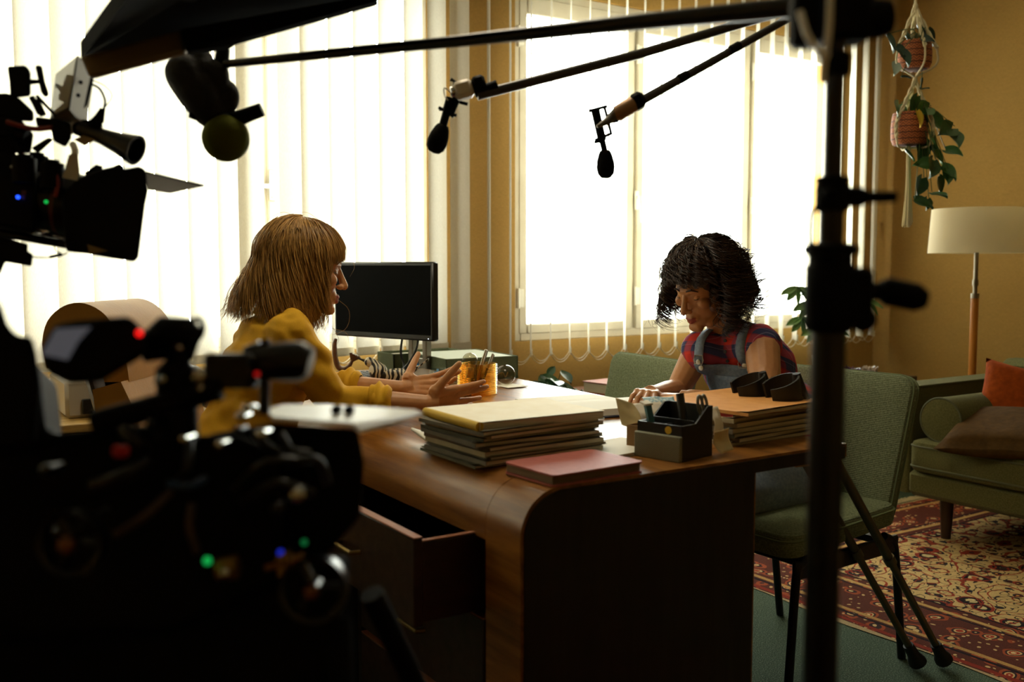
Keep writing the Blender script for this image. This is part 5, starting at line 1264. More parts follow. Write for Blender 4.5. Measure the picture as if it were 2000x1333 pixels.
M_terra = NT('carved_terracotta'); mp = M_terra.coord((1, 1, 1)); sp_ = M_terra.n('ShaderNodeSeparateXYZ'); M_terra.l(mp, 'Vector', sp_, 'Vector')
at_ = M_terra.n('ShaderNodeMath', operation='ARCTAN2'); M_terra.l(sp_, 'Y', at_, 0); M_terra.l(sp_, 'X', at_, 1)
cb = M_terra.n('ShaderNodeCombineXYZ'); am = M_terra.n('ShaderNodeMath', operation='MULTIPLY', i_1=.075); M_terra.l(at_, 'Value', am, 0); M_terra.l(am, 'Value', cb, 'X'); M_terra.l(sp_, 'Z', cb, 'Y')
ck = M_terra.n('ShaderNodeTexChecker', i_Scale=150.0); M_terra.l(cb, 'Vector', ck, 'Vector'); zf = M_terra.n('ShaderNodeMath', operation='MULTIPLY', i_1=38.0); M_terra.l(sp_, 'Z', zf, 0); zz = M_terra.n('ShaderNodeMath', operation='FRACT'); M_terra.l(zf, 'Value', zz, 0); zl = M_terra.n('ShaderNodeMath', operation='LESS_THAN', i_1=.16); M_terra.l(zz, 'Value', zl, 0)
wv = M_terra.n('ShaderNodeMath', operation='PINGPONG', i_1=.012); M_terra.l(am, 'Value', wv, 0); wv2 = M_terra.n('ShaderNodeMath', operation='ADD'); M_terra.l(wv, 'Value', wv2, 0); M_terra.l(sp_, 'Z', wv2, 1); wv3 = M_terra.n('ShaderNodeMath', operation='PINGPONG', i_1=.006); M_terra.l(wv2, 'Value', wv3, 0); wl = M_terra.n('ShaderNodeMath', operation='LESS_THAN', i_1=.0016); M_terra.l(wv3, 'Value', wl, 0)
mx_ = M_terra.n('ShaderNodeMath', operation='MAXIMUM'); M_terra.l(wl, 'Value', mx_, 0); M_terra.l(zl, 'Value', mx_, 1)
mc = M_terra.n('ShaderNodeMixRGB'); mc.inputs[1].default_value = lin('#b5673a'); mc.inputs[2].default_value = lin('#4f2412'); M_terra.l(mx_, 'Value', mc, 0); M_terra.l(mc, 'Color', M_terra.b, 'Base Color'); M_terra.b.inputs['Roughness'].default_value = .75; M_terra = M_terra.m
M_soil = mat('dark_soil', '#1c130c', .95); M_cord = mat('cotton_cord', '#d9cba6', .85, bump=.5, bscale=400, bdist=.001)
PU, PL = V((3.866,2.719,2.032)), V((3.833,2.709,1.698))
def pot(t, o, r, h):
    b = MB(); b.lathe([(.001, 0), (r * .62, 0), (r * .86, .008), (r * .98, .03), (r, h * .55), (r * .95, h * .88), (r * .90, h), (r * .84, h), (r * .86, h * .8), (.001, h * .8)], 36); p_ = mk('pot', b, M_terra, t, True); b = MB(); b.lathe([(.001, h * .86), (r * .86, h * .86)], 20, cap=False); mk('soil', b, M_soil, p_, True)
tu = thing('potted_plant', 'leafy plant in the upper terracotta pot of the macrame hanger', 'plant', PU); pot(tu, PU, .074, .125)
tl = thing('potted_plant', 'trailing plant in the lower patterned terracotta pot of the macrame hanger', 'plant', PL); pot(tl, PL, .078, .145)
lr = random.Random(21)
def foliage(t, spots, m, src, name='foliage', heart=True):
    b = MB(); s_ = MB()
    for (p, L) in spots:
        p = V(p) + V((lr.uniform(-.03, .03), lr.uniform(-.04, .02), 0)); d = V((lr.uniform(-.6, .6), lr.uniform(-.9, .1), lr.uniform(-.9, .1))); leaf(b, p - d.normalized() * L * .4, d, V((lr.uniform(-.5, .3), -1, .6)), L, L * .85, .25, heart)
        a = V(src); s_.tube(bez([a, a.lerp(p, .3) + V((0, -.02, .05)), p - d.normalized() * L * .4], 5), .0018, 5)
    mk(name, b, m, t, smooth=180, recalc=False); mk('stems', s_, M_stem, t)
foliage(tu, [((3.734,2.719,2.149), .085), ((3.736,2.688,2.082), .08), ((3.74,2.735,2.109), .06), ((3.929,2.692,2.194), .075), ((3.886,2.721,2.204), .08), ((3.865,2.652,2.087), .07), ((3.854,2.678,2.156), .06), ((3.853,2.741,2.185), .08), ((3.791,2.704,1.995), .04), ((3.873,2.683,1.952), .04), ((3.884,2.701,1.971), .045)], leaf_mat('dark_ivy_leaf', '#12261a', '#2f4f36'), PU + V((0, 0, .12)))
b = MB(); leaf(b, (3.716,2.697,2.047), (-.5, -.4, -.6), (-.3, -1, .5), .07, .05); mk('pale_leaf', b, mat('pale_blue_leaf', '#9db0a8', .5), tu, smooth=180, recalc=False, label='pale bluish leaf')
foliage(tl, [((3.771,2.705,1.866), .09), ((3.859,2.709,1.881), .09), ((3.842,2.658,1.857), .10), ((3.833,2.626,1.83), .09), ((3.889,2.623,1.806), .10), ((3.91,2.607,1.772), .11), ((3.927,2.592,1.741), .10), ((3.893,2.613,1.716), .11), ((3.869,2.625,1.683), .10), ((3.894,2.607,1.665), .09), ((3.919,2.592,1.679), .08), ((3.821,2.616,1.644), .09), ((3.799,2.628,1.617), .08), ((3.842,2.599,1.602), .10), ((3.902,2.595,1.594), .09), ((3.918,2.582,1.567), .07), ((3.907,2.586,1.531), .08), ((3.851,2.622,1.527), .09), ((3.864,2.61,1.493), .09), ((3.798,2.614,1.454), .085), ((3.859,2.61,1.451), .06), ((3.815,2.658,1.661), .06)], M_leaf, PL + V((.02, 0, .14)))
b = MB(); leaf(b, (3.767,2.621,1.839), (-.1, -.5, -.8), (0, -1, .4), .075, .05); mk('yellow_leaf', b, mat('yellow_leaf', '#d9b52a', .5), tl, smooth=180, recalc=False, label='yellowing leaf')
mh_ = thing('macrame_hanger', 'knotted cream macrame hanger with a long tassel holding two plant pots', 'plant hanger', V((3.883,2.734,2.321)))
b = MB()
def twist(pts, r=.0055):
    P = bez(pts, 10); k = len(P)
    for ph in (0, pi):
        q = []
        for i, p in enumerate(P):
            t_ = (P[min(i + 1, k - 1)] - P[max(i - 1, 0)]).normalized(); n_ = t_.cross(V((.3, -.9, .2))).normalized(); m_ = t_.cross(n_); a = i * .75 + ph; q.append(p + (n_ * math.cos(a) + m_ * math.sin(a)) * r * .85)
        b.tube(q, [r * (.8 + .35 * (i % 4 < 2)) for i in range(k)], 7)
tp = V((3.883,2.733,2.312)); kn = V((3.868,2.713,1.987)); kn2 = V((3.83,2.71,1.689))
b.tube([V((tp.x, tp.y, 2.85)), tp], .006, 8); b.ball(tp, (.012, .012, .02), 10)
for a in (200, 275, 340, 80): 
    e = V((.092 * math.cos(math.radians(a - 33)), .092 * math.sin(math.radians(a - 33)), 0)); twist([tp, tp.lerp(PU, .45) + e * .65, PU + e + V((0, 0, .09))]); b.tube(bez([PU + e + V((0, 0, .09)), PU + e * .98 + V((0, 0, .02)), kn + V((0, 0, .015))], 6), .0045, 6)
b.ball(kn, (.011, .011, .02), 10)
for a in (215, 330, 90): 
    e = V((.094 * math.cos(math.radians(a - 33)), .094 * math.sin(math.radians(a - 33)), 0)); twist([kn, kn.lerp(PL + V((0, 0, .1)), .5) + e * .5, PL + e + V((0, 0, .10)), PL + e + V((0, 0, .03))]); b.tube(bez([PL + e + V((0, 0, .03)), PL + e * .8 + V((0, 0, -.006)), kn2], 5), .0045, 6)
b.ball(kn2, (.012, .012, .018), 10); mk('knotted_cords', b, M_cord, mh_)
b = MB(); te = V((3.811,2.692,1.351))
for k in range(46):
    a = lr.uniform(0, 6.28); q = lr.uniform(.2, 1); e0 = V((math.cos(a), math.sin(a), 0)) * q; b.tube(bez([kn2 + e0 * .008, kn2.lerp(te, .5) + e0 * .011 + V((.004, 0, 0)), te + e0 * .024 + V((0, 0, lr.uniform(-.012, .012)))], 4), .0022, 5)
o = mk('tassel', b, M_cord, mh_, recalc=False)
# money tree behind the pole
pb = V((4.40, 3.60, .56)); t = thing('money_tree', 'slender green house plant on the corner table behind the pole', 'plant', pb)
b = MB(); b.lathe([(.001, 0), (.055, 0), (.07, .11), (.062, .11), (.06, .09), (.001, .09)], 24, T(*pb)); mk('pot', b, mat('white_glazed_pot', '#c9c4b8', .3), t)
b = MB(); b.tube(bez([pb + V((0, 0, .08)), pb + V((.01, 0, .2)), pb + V((-.01, -.01, .32))], 6), .008, 8); s_ = b; b = MB()
for (p, L) in (((4.183,3.618,1.059), .10), ((4.163,3.504,0.979), .11), ((4.16,3.558,0.8945), .10), ((4.282,3.554,1.059), .11), ((4.371,3.487,0.9475), .12), ((4.575,3.478,0.9858), .11), ((4.249,3.436,0.8426), .10), ((4.187,3.476,0.8426), .10)):
    p = V(p); s_.tube(bez([pb + V((-.005, 0, .30)), (pb + V((0, 0, .36))).lerp(p, .6) + V((0, 0, .03)), p], 5), .003, 6)
    for k in range(5): a = -1.2 + k * .6; leaf(b, p, (math.sin(a) * .84, -.54 * math.sin(a) - .2, -.25 - .5 * math.cos(a * 1.2)), (0, -1, .7), L, L * .42, .2, False)
mk('foliage', b, M_leafp, t, smooth=180, recalc=False); mk('trunk', s_, M_stem, t)
# plant beyond the far desk corner
pb = V((2.46, 3.62, 0)); t = thing('floor_plant', 'dark leafy plant standing on the floor beyond the far desk corner', 'plant', pb)
b = MB(); b.lathe([(.001, 0), (.12, 0), (.15, .30), (.135, .30), (.13, .26), (.001, .26)], 28, T(*pb)); mk('pot', b, M_terra, t)
b = MB(); s_ = MB(); src = pb + V((0, 0, .28))
for (p, L) in (((2.264,3.271,0.704), .09), ((2.316,3.298,0.7131), .09), ((2.31,3.242,0.7082), .10), ((2.326,3.229,0.6872), .10), ((2.266,3.209,0.6933), .09), ((2.241,3.225,0.6891), .08), ((2.399,3.305,0.7225), .085), ((2.351,3.337,0.7354), .06), ((2.242,3.284,0.6914), .07), ((2.326,3.169,0.6787), .08), ((2.352,3.151,0.6684), .06), ((2.373,3.137,0.6642), .05), ((2.291,3.191,0.6684), .09)):
    p = V(p); d = V((lr.uniform(-.5, .9), lr.uniform(-.8, .2), lr.uniform(-.5, .2))); leaf(b, p - d.normalized() * L * .4, d, (0, -.6, 1), L, L * .6, .35, False); s_.tube(bez([src, src.lerp(p, .5) + V((0, 0, .04)), p - d.normalized() * L * .4], 5), .002, 5)
mk('foliage', b, leaf_mat('deep_green_leaf', '#15301c', '#3d6642'), t, smooth=180, recalc=False); mk('stems', s_, M_stem, t)

# ---------- film equipment in the foreground ----------
M_blk = mat('matt_black_metal', '#040404', .65, .0, .12); M_blk2 = mat('satin_black', '#060606', .3, .0, .4); M_cloth = mat('black_flag_cloth', '#0a0908', .95, spec=.1)
M_redc = mat('red_cable', '#7a140e', .45); M_bluec = mat('blue_connector', '#163a6b', .4); M_chrome = mat('worn_chrome', '#c9c9c4', .18, 1); M_glossy = mat('painted_screen_reflection', '#b9b4a6', .08); M_tan = mat('tan_metal', '#7d6a4c', .45, .3)
FWv = V((.5400, .8381, -.0769)); RTv = V((.8406, -.5417, 0)); UPv = V((.0417, .0647, .997))
def LED(p, col, parent, r=.0035, es=6):
    b = MB(); b.ball(p, r, 10); mk('indicator_light', b, mat('led_' + col.strip('#'), col, .3, emit=col, es=es), parent)
def plate(name, pts, th, m, parent, bev=0, lab=None):
    c = sum((V(q) for q in pts), V()) / len(pts); b = MB(); b.slab(pts, (c - V((0, 0, 1.17))).normalized() * th); o = mk(name, b, m, parent, smooth=30, label=lab)
    if bev: mod(o, 'BEVEL', width=bev, segments=2); bake(o)
    return o
def wire(name, pts, r, m, parent, n=8):
    b = MB(); b.tube(bez(pts, 8), r, n); return mk(name, b, m, parent, smooth=180)

# light stand at the right
sd = thing('light_stand', 'tall black steel light stand with clamp knobs, standing in front of the desk end', 'stand', (.772, .638, 0)); SX_, SY_ = .778, .633
def sc_(px, py): return None
b = MB(); b.cyl((SX_, SY_, .12), (SX_, SY_, 1.125), .0170, n=24); mk('pole', b, M_blk2, sd)
b = MB(); b.cyl((SX_, SY_, 1.10), (SX_, SY_, 1.245), .0125, n=20); b.cyl((SX_, SY_, 1.2), (SX_, SY_, 1.42), .0098, n=20); mk('upper_pole', b, M_blk2, sd)
b = MB(); b.lathe([(.020, 1.105), (.024, 1.11), (.024, 1.17), (.0215, 1.172), (.0215, 1.18), (.026, 1.182), (.026, 1.19), (.017, 1.193)], 24, T(SX_, SY_, 0)); b.box((SX_ + .012, SY_ - .006, 1.14), (.05, .036, .058), .006, T(SX_, SY_, 0) @ RZ(-.57) @ T(-SX_, -SY_, 0)); mk('collar', b, M_blk, sd)
o_ = V((SX_, SY_, 1.145)); b = MB(); b.tube([o_ + RTv * .02, o_ + RTv * .052], [.010, .009], 12); b.tube([o_ + RTv * .05, o_ + RTv * .056, o_ + RTv * .085 - UPv * .006, o_ + RTv * .094 - UPv * .008], [.011, .014, .014, .009], 14); mk('locking_knob', b, M_blk, sd)
o_ = V((SX_, SY_, 1.118)); b = MB(); b.ball(o_ + RTv * .033, (.014, .014, .013), 16); b.tube([o_ + RTv * .012, o_ + RTv * .03], .008, 10); mk('locking_knob', b, M_blk, sd)
b = MB(); b.lathe([(.012, 1.222), (.0165, 1.224), (.0165, 1.246), (.0155, 1.25), (.0165, 1.252), (.0165, 1.256), (.010, 1.258)], 22, T(SX_, SY_, 0)); mk('collar', b, M_blk, sd)
o_ = V((SX_, SY_, 1.237)); b = MB(); b.tube([o_ + RTv * .012, o_ + RTv * .028, o_ + RTv * .036, o_ + RTv * .062], [.011, .010, .006, .0055], 12); b.ball(o_ - RTv * .008 - FWv * .015, .006, 10); mk('locking_knob', b, M_blk, sd)
b = MB(); b.tube(bez([(o_ - RTv * .014 - UPv * .008), (o_ - RTv * .020 - UPv * .02), (o_ - RTv * .020 - UPv * .05), (o_ - RTv * .014 - UPv * .06)], 5), .0028, 8); mk('guide_loop', b, M_blk, sd)
o_ = V((SX_, SY_, 1.375)); b = MB(); b.lathe([(.012, 1.352), (.0145, 1.355), (.0145, 1.372), (.011, 1.375)], 20, T(SX_, SY_, 0)); b.box((0, 0, 0), (.048, .04, .05), .006, T(*(o_ + RTv * .008 + UPv * .034)) @ RZ(-.57)); b.tube([o_ + RTv * .02 + UPv * .03, o_ + RTv * .038 + UPv * .032, o_ + RTv * .052 + UPv * .034], [.018, .019, .016], 14); b.box((0, 0, 0), (.026, .03, .055), .006, T(*(o_ - RTv * .030 + UPv * .032)) @ RZ(-.57)); mk('grip_head', b, M_blk, sd)
b = MB(); b.tube(bez([o_ - RTv * .014 + UPv * .09 - FWv * .03, o_ - RTv * .015 + UPv * .05 - FWv * .03, o_ - RTv * .016 + UPv * .01 - FWv * .028, o_ - RTv * .019 - UPv * .02 - FWv * .022, o_ - RTv * .019 - UPv * .035 - FWv * .02], 6), .0036, 10)
b.tube(bez([o_ - RTv * .040 + UPv * .032 - FWv * .02, o_ - RTv * .036 + UPv * .008 - FWv * .028, o_ - RTv * .026 - UPv * .008 - FWv * .03, o_ - RTv * .016 - UPv * .012 - FWv * .028], 6), .0034, 10); mk('cable', b, mat('pale_cable', '#f2f3f5', .3), sd, label='pale grey cable looped round the grip head')
for k in range(3):
    a = k * 2.094 + .3; b = MB(); e = V((SX_ + .42 * math.cos(a), SY_ + .42 * math.sin(a), .034)); b.tube([(SX_, SY_, .42), e], .010, 10); b.tube([(SX_, SY_, .16), V((SX_, SY_, .42)).lerp(e, .62)], .006, 8); mk('leg', b, M_blk2, sd)

# boom poles with microphones
def boom(label, pole, rad, loc, segs=()):
    t = thing('boom_microphone', label, 'microphone', loc, 0, None); b = MB(); P = [V(p) for p in pole]; b.tube(P, rad, 16); mk('boom_pole', b, mat('grey_carbon_pole', '#3a3733', .35, .3) if 'white' in label or 'tan' in label else M_blk2, t)
    for q, r in segs:
        b = MB(); d = (P[-1] - P[0]).normalized(); c = P[0].lerp(P[-1], q); b.tube([c - d * .012, c + d * .012], r, 14); mk('pole_collar', b, M_blk, t)
    return t
def foam(t, a, e, r, m):
    a, e = V(a), V(e); L = (e - a).length; b = MB(); b.lathe([(.001, 0), (r * .55, .01 * L), (r * .72, L * .12), (r * .93, L * .38), (r, L * .6), (r * .88, L * .82), (r * .55, L * .96), (.001, L)], 24, frame(a, (e - a).orthogonal(), (e - a))); mk('foam_windscreen', b, m, t, smooth=180)
M_foam = mat('black_foam', '#141311', .95, bump=.8, bscale=500, bdist=.002, spec=.1)
# white transmitter one
t = boom('boom microphone with a white transmitter box and black foam tip, middle of the three booms', [(1.041,1.748,1.52), (1.359,1.611,1.616), (1.581,1.535,1.693), (1.86,1.424,1.788)], [.0105, .0100, .0098, .0095], (1.013,1.767,1.532))
b = MB(); F = frame((1.018,1.764,1.531), V((1.054,1.742,1.543)) - V((1.009,1.769,1.528)), UPv); b.box((0, 0, 0), (.042, .034, .037), .008, F); mk('transmitter', b, mat('white_transmitter', '#d8cdbb', .4), t, label='white transmitter box')
b = MB(); b.box((.034, 0, .001), (.028, .033, .035), .006, F); b.tube([F @ V((.02, 0, -.012)), F @ V((.07, 0, -.008))], .010, 12); mk('transmitter_cap', b, M_blk, t)
b = MB(); b.tube([(0.997,1.776,1.525), (1.007,1.77,1.529)], .013, 16); mk('swivel', b, M_chrome, t)
b = MB(); b.tube([(1.006,1.769,1.506), (0.9987,1.775,1.522), (1.004,1.774,1.548), (0.9965,1.779,1.553)], .004, 8)
for p_, q in (((0.9938,1.775,1.49), (0.9744,1.788,1.492)), ((0.9864,1.779,1.483), (1.004,1.768,1.479)), ((1.01,1.766,1.506), (1.024,1.757,1.502)), ((0.9716,1.765,1.487), (0.964,1.771,1.492)), ((0.9934,1.775,1.481), (0.9986,1.771,1.476))): b.tube([p_, q], .0035, 8)
b.tube([(1.006,1.769,1.51), (0.9933,1.774,1.479)], .006, 8); mk('shock_mount', b, M_blk, t)
b = MB(); b.tube([(0.9948,1.777,1.514), (0.9772,1.782,1.451)], .0085, 14); b.tube([(0.9957,1.776,1.514), (0.9885,1.779,1.489)], .0105, 14); mk('microphone_tube', b, M_blk, t)
wire('cable', ((0.9854,1.76,1.523), (0.9703,1.758,1.53), (0.9697,1.757,1.515), (0.9803,1.762,1.507)), .0012, M_white, t)
foam(t, (0.9801,1.781,1.459), (0.9601,1.789,1.402), .0215, M_foam)
# tan transmitter one
t = boom('boom microphone with a tan transmitter barrel and black foam tip, rightmost of the three booms', [(1.32,1.567,1.506), (1.531,1.56,1.616), (1.764,1.54,1.742), (1.886,1.528,1.81)], [.0098, .0090, .0085, .0085], (1.299,1.579,1.49), [(.2, .0105), (.45, .0100), (.8, .0098)])
b = MB(); b.tube([(1.279,1.591,1.481), (1.281,1.589,1.482), (1.311,1.572,1.503)], [.014, .0165, .0165], 20); mk('transmitter', b, mat('tan_transmitter', '#a98560', .4, .3), t, label='tan metal transmitter barrel')
b = MB(); F = frame((1.318,1.568,1.507), V((1.33,1.561,1.515)) - V((1.313,1.571,1.504)), UPv); b.box((0, 0, .001), (.030, .034, .034), .008, F); mk('transmitter_cap', b, M_blk, t)
b = MB(); b.tube([(1.233,1.594,1.453), (1.246,1.587,1.461), (1.269,1.596,1.472), (1.28,1.59,1.482)], [.003, .007, .010, .013], 14); mk('swivel', b, mat('grey_swivel', '#6f6b62', .35, .5), t)
b = MB(); b.tube([(1.244,1.614,1.489), (1.253,1.602,1.427)], .0095, 14)
for p_, q in (((1.233,1.621,1.488), (1.265,1.601,1.498)), ((1.241,1.611,1.428), (1.268,1.594,1.441)), ((1.239,1.611,1.424), (1.25,1.605,1.426)), ((1.26,1.604,1.496), (1.27,1.593,1.439)), ((1.261,1.601,1.464), (1.282,1.588,1.471)), ((1.272,1.593,1.466), (1.283,1.587,1.468))): b.tube([p_, q], .0035, 8)
mk('shock_mount', b, M_blk, t)
b = MB(); b.tube([(1.252,1.604,1.435), (1.258,1.597,1.399)], .0068, 14); mk('microphone_tube', b, M_blk, t)
foam(t, (1.257,1.598,1.407), (1.257,1.593,1.349), .0195, M_foam)
# big boom with green ball
t = boom('boom microphone with a round dark green ball windscreen on a thick black pole', [(0.5396,1.834,1.542), (0.7885,1.374,1.528), (0.9036,1.072,1.511), (0.9787,0.8548,1.495), (1.003,0.7671,1.489)], [.0072, .0095, .0115, .0128, .0130], (0.5128,1.845,1.472))
b = MB(); b.ball((0.5427,1.82,1.406), .0432, 28); mk('ball_windscreen', b, mat('green_foam', '#565a14', .95, bump=.6, bscale=300, bdist=.002, spec=.1), t, smooth=180)
b = MB(); b.tube(bez([(0.4765,1.876,1.555), (0.4849,1.868,1.529), (0.5092,1.848,1.482), (0.5313,1.83,1.439)], 5), [.016, .024, .030, .034, .037, .039, .040, .040, .040, .040, .039, .038, .036, .034, .031, .026][:16], 16); b.ball((0.4663,1.881,1.542), .012, 12); b.ball((0.5112,1.851,1.529), (.028, .028, .030), 16); b.ball((0.5514,1.821,1.482), (.019, .02, .030), 16); b.ball((0.5347,1.835,1.52), (.022, .022, .032), 16); b.ball((0.5123,1.853,1.555), (.020, .02, .014), 14)
o = mk('padded_cover', b, mat('black_padded_cover', '#13110e', .85, bump=.5, bscale=60, bdist=.006), t, smooth=180); mod(o, 'REMESH', mode='VOXEL', voxel_size=.004, use_smooth_shade=True); mod(o, 'SMOOTH', factor=.5, iterations=4); bake(o)
b = MB(); b.tube([(0.4959,1.843,1.456), (0.4905,1.845,1.44)], [.011, .009], 12); b.tube([(0.5316,1.831,1.446), (0.4932,1.844,1.45)], .010, 10); b.tube([(0.5552,1.815,1.438), (0.5714,1.805,1.446), (0.6014,1.787,1.459)], [.017, .014, .013], 14); mk('clamp', b, M_blk, t)
b = MB(); b.tube([(0.5456,1.833,1.571), (0.541,1.833,1.538)], [.012, .014], 12); b.tube([(0.4944,1.865,1.567), (0.4857,1.869,1.548)], .010, 10); b.tube(bez([(0.4726,1.879,1.559), (0.485,1.872,1.569), (0.5007,1.861,1.563), (0.5121,1.853,1.55)], 4), .006, 8); mk('shock_mount', b, M_blk, t)

# overhead flag
t = thing('overhead_panel', 'large black overhead panel with brown edge strip, hanging in the top left corner', 'panel', (0.4904,1.632,1.59)); t.location.z = 2.85
A, Bp, Cp, Dp = V((0.291,1.777,1.512)), V((0.779,1.667,1.663)), V((0.673,1.171,1.75)), V((0.2959,1.275,1.542))
b = MB(); b.slab([A, Bp, Cp, Dp], (0, 0, .03)); mk('panel', b, M_cloth, t)
e1, e2, e3, e4 = V((0.2822,1.741,1.511)), V((0.4322,1.691,1.564)), V((0.4378,1.683,1.526)), V((0.2934,1.73,1.477)); b = MB(); b.slab([e1, e2, e3, e4], FWv * .02); o = mk('edge_strip', b, M_tan, t, label='brown lit edge strip'); mod(o, 'BEVEL', width=.006, segments=2); bake(o)
b = MB(); b.slab([(0.4295,1.68,1.561), (0.7704,1.649,1.661), (0.7699,1.648,1.648), (0.5177,1.682,1.553), (0.5063,1.689,1.545), (0.4365,1.672,1.524)], FWv * .02); mk('hanging_cloth', b, M_cloth, t)
for q in (.25, .8):
    c = A.lerp(Bp, q).lerp(Dp.lerp(Cp, q), .45); b = MB(); b.cyl(c, (c.x, c.y, 2.85), .012, n=12); mk('suspension_rod', b, M_blk, t)

# film camera, upper left
fc = thing('film_camera', 'black film camera with square matte box in the upper left, pointing at the dark-haired woman', 'camera', (0.2222,1.916,1.242))
plate('camera_body', [(0.0374,1.977,1.395), (0.1976,1.871,1.362), (0.2189,1.856,1.344), (0.2251,1.849,1.318), (0.2212,1.843,1.224), (0.1631,1.882,1.24), (0.0323,1.97,1.274)], .13, M_blk, fc, .006)
la, lb = V((0.2091,1.929,1.292)), V((0.3035,1.866,1.274)); b = MB(); Fl = frame(la, (lb - la).orthogonal(), lb - la); L_ = (lb - la).length
b.lathe([(.03, -.02), (.052, 0), (.052, L_ * .2), (.058, L_ * .22), (.058, L_ * .38), (.054, L_ * .40), (.054, L_ * .6), (.060, L_ * .62), (.060, L_ * .8), (.056, L_ * .85), (.056, L_)], 40, Fl); mk('lens', b, M_blk2, fc)
for q in (.28, .70): b = MB(); b.lathe([(.0605, L_ * q), (.0605, L_ * (q + .07))], 60, Fl, False); mk('focus_gear', b, mat('dark_red_ring', '#4a0f0a', .4), fc, recalc=False)
for px_ in ((0.2082,1.849,1.33), (0.2473,1.823,1.321), (0.2328,1.894,1.339)): b = MB(); p_ = V(px_); b.tube([p_ - UPv * .02, p_ + UPv * .022], .019, 14); b.tube([p_ + UPv * .022, p_ + UPv * .028], .012, 12); mk('lens_motor', b, M_blk, fc)
plate('matte_box', [(0.2804,1.79,1.316), (0.3101,1.772,1.331), (0.338,1.754,1.339), (0.3486,1.747,1.333), (0.3699,1.734,1.338), (0.3783,1.728,1.332), (0.3805,1.723,1.297), (0.3751,1.724,1.272), (0.3619,1.725,1.183), (0.3552,1.729,1.177), (0.3041,1.762,1.187), (0.2595,1.792,1.198), (0.2576,1.802,1.29)], .15, M_blk, fc, .004)
b = MB(); b.slab([(0.3774,1.728,1.327), (0.4767,1.734,1.309), (0.4667,1.931,1.309), (0.4177,1.891,1.311)], (0, 0, .003)); mk('french_flag', b, mat('grey_black_flag', '#2b271f', .5), fc, recalc=True)
plate('top_clip', [(0.2953,1.805,1.329), (0.3128,1.795,1.343), (0.3215,1.789,1.34), (0.3211,1.789,1.331), (0.3452,1.774,1.344), (0.353,1.769,1.339), (0.3501,1.769,1.322), (0.2985,1.802,1.318)], .03, M_blk, fc)
mo_ = plate('onboard_monitor', [(0.2683,1.886,1.506), (0.2913,1.802,1.525), (0.2752,1.804,1.433), (0.2552,1.887,1.426)], .001, M_blk, fc)
b = MB(); v_ = V((0.3238,1.85,1.502)) - V((0.2913,1.802,1.525)); b.slab([(0.2683,1.886,1.506), (0.2913,1.802,1.525), (0.2752,1.804,1.433), (0.2552,1.887,1.426)], v_); mk('monitor_housing', b, mat('tan_grey_housing', '#6e634f', .45, .2), mo_)
q = [V(p_) for p_ in ((0.2685,1.882,1.503), (0.2897,1.802,1.52), (0.2746,1.804,1.437), (0.2571,1.883,1.429))]; b = MB(); b.slab([p_ - FWv * .003 - RTv * .001 for p_ in q], FWv * .002); mk('screen', b, M_glossy, mo_, label='onboard screen with the window reflection painted pale')  # pale base colour paints the window's reflection into the screen
for p_ in ((0.2939,1.802,1.48), (0.2894,1.803,1.458)): b = MB(); b.ball(p_, .0035, 10); mk('button', b, M_blk, mo_)
plate('monitor_edge', [(0.3046,1.778,1.485), (0.3105,1.774,1.488), (0.299,1.777,1.439), (0.293,1.78,1.433)], .01, M_blk, mo_)
va, vb = V((0.2969,1.835,1.408)), V((0.3711,1.76,1.367)); Fv = frame(va, (vb - va).orthogonal(), vb - va); L_ = (vb - va).length; b = MB(); b.lathe([(.001, 0), (.013, 0), (.014, L_ * .4), (.019, L_ * .7), (.025, L_ * .93), (.0265, L_), (.022, L_), (.018, L_ * .8), (.001, L_ * .78)], 28, Fv); mk('viewfinder', b, M_blk2, fc)
plate('viewfinder_block', [(0.2821,1.833,1.413), (0.3009,1.822,1.421), (0.3266,1.805,1.417), (0.3272,1.802,1.396), (0.3032,1.817,1.387), (0.2829,1.831,1.396)], .04, M_blk, fc, .004); plate('viewfinder_plate', [(0.2807,1.814,1.385), (0.2956,1.805,1.392), (0.3136,1.792,1.384), (0.2963,1.802,1.374)], .02, M_tan, fc)
plate('cable_plug', [(0.3025,1.808,1.414), (0.3141,1.802,1.427), (0.3227,1.798,1.44), (0.33,1.793,1.437), (0.3268,1.792,1.414), (0.317,1.798,1.409)], .015, M_blk, fc)
wire('cable', ((0.3149,1.83,1.484), (0.3272,1.822,1.475), (0.3339,1.816,1.456), (0.3297,1.805,1.438)), .0022, M_blk, fc); wire('cable', ((0.3182,1.829,1.49), (0.3349,1.817,1.48), (0.3445,1.809,1.463), (0.3305,1.804,1.44)), .0011, M_blk, fc)
plate('card_tag', [(0.2673,1.778,1.355), (0.2803,1.77,1.358), (0.2817,1.766,1.325), (0.2776,1.767,1.312), (0.2571,1.781,1.317)], .002, mat('white_card', '#b9b4a8', .7), fc, 0, 'white card tag'); b = MB(); b.tube(bez([(0.2771,1.797,1.375), (0.2785,1.783,1.363), (0.2767,1.784,1.354)], 4), .006, 8); mk('tag_strap', b, M_white, fc)
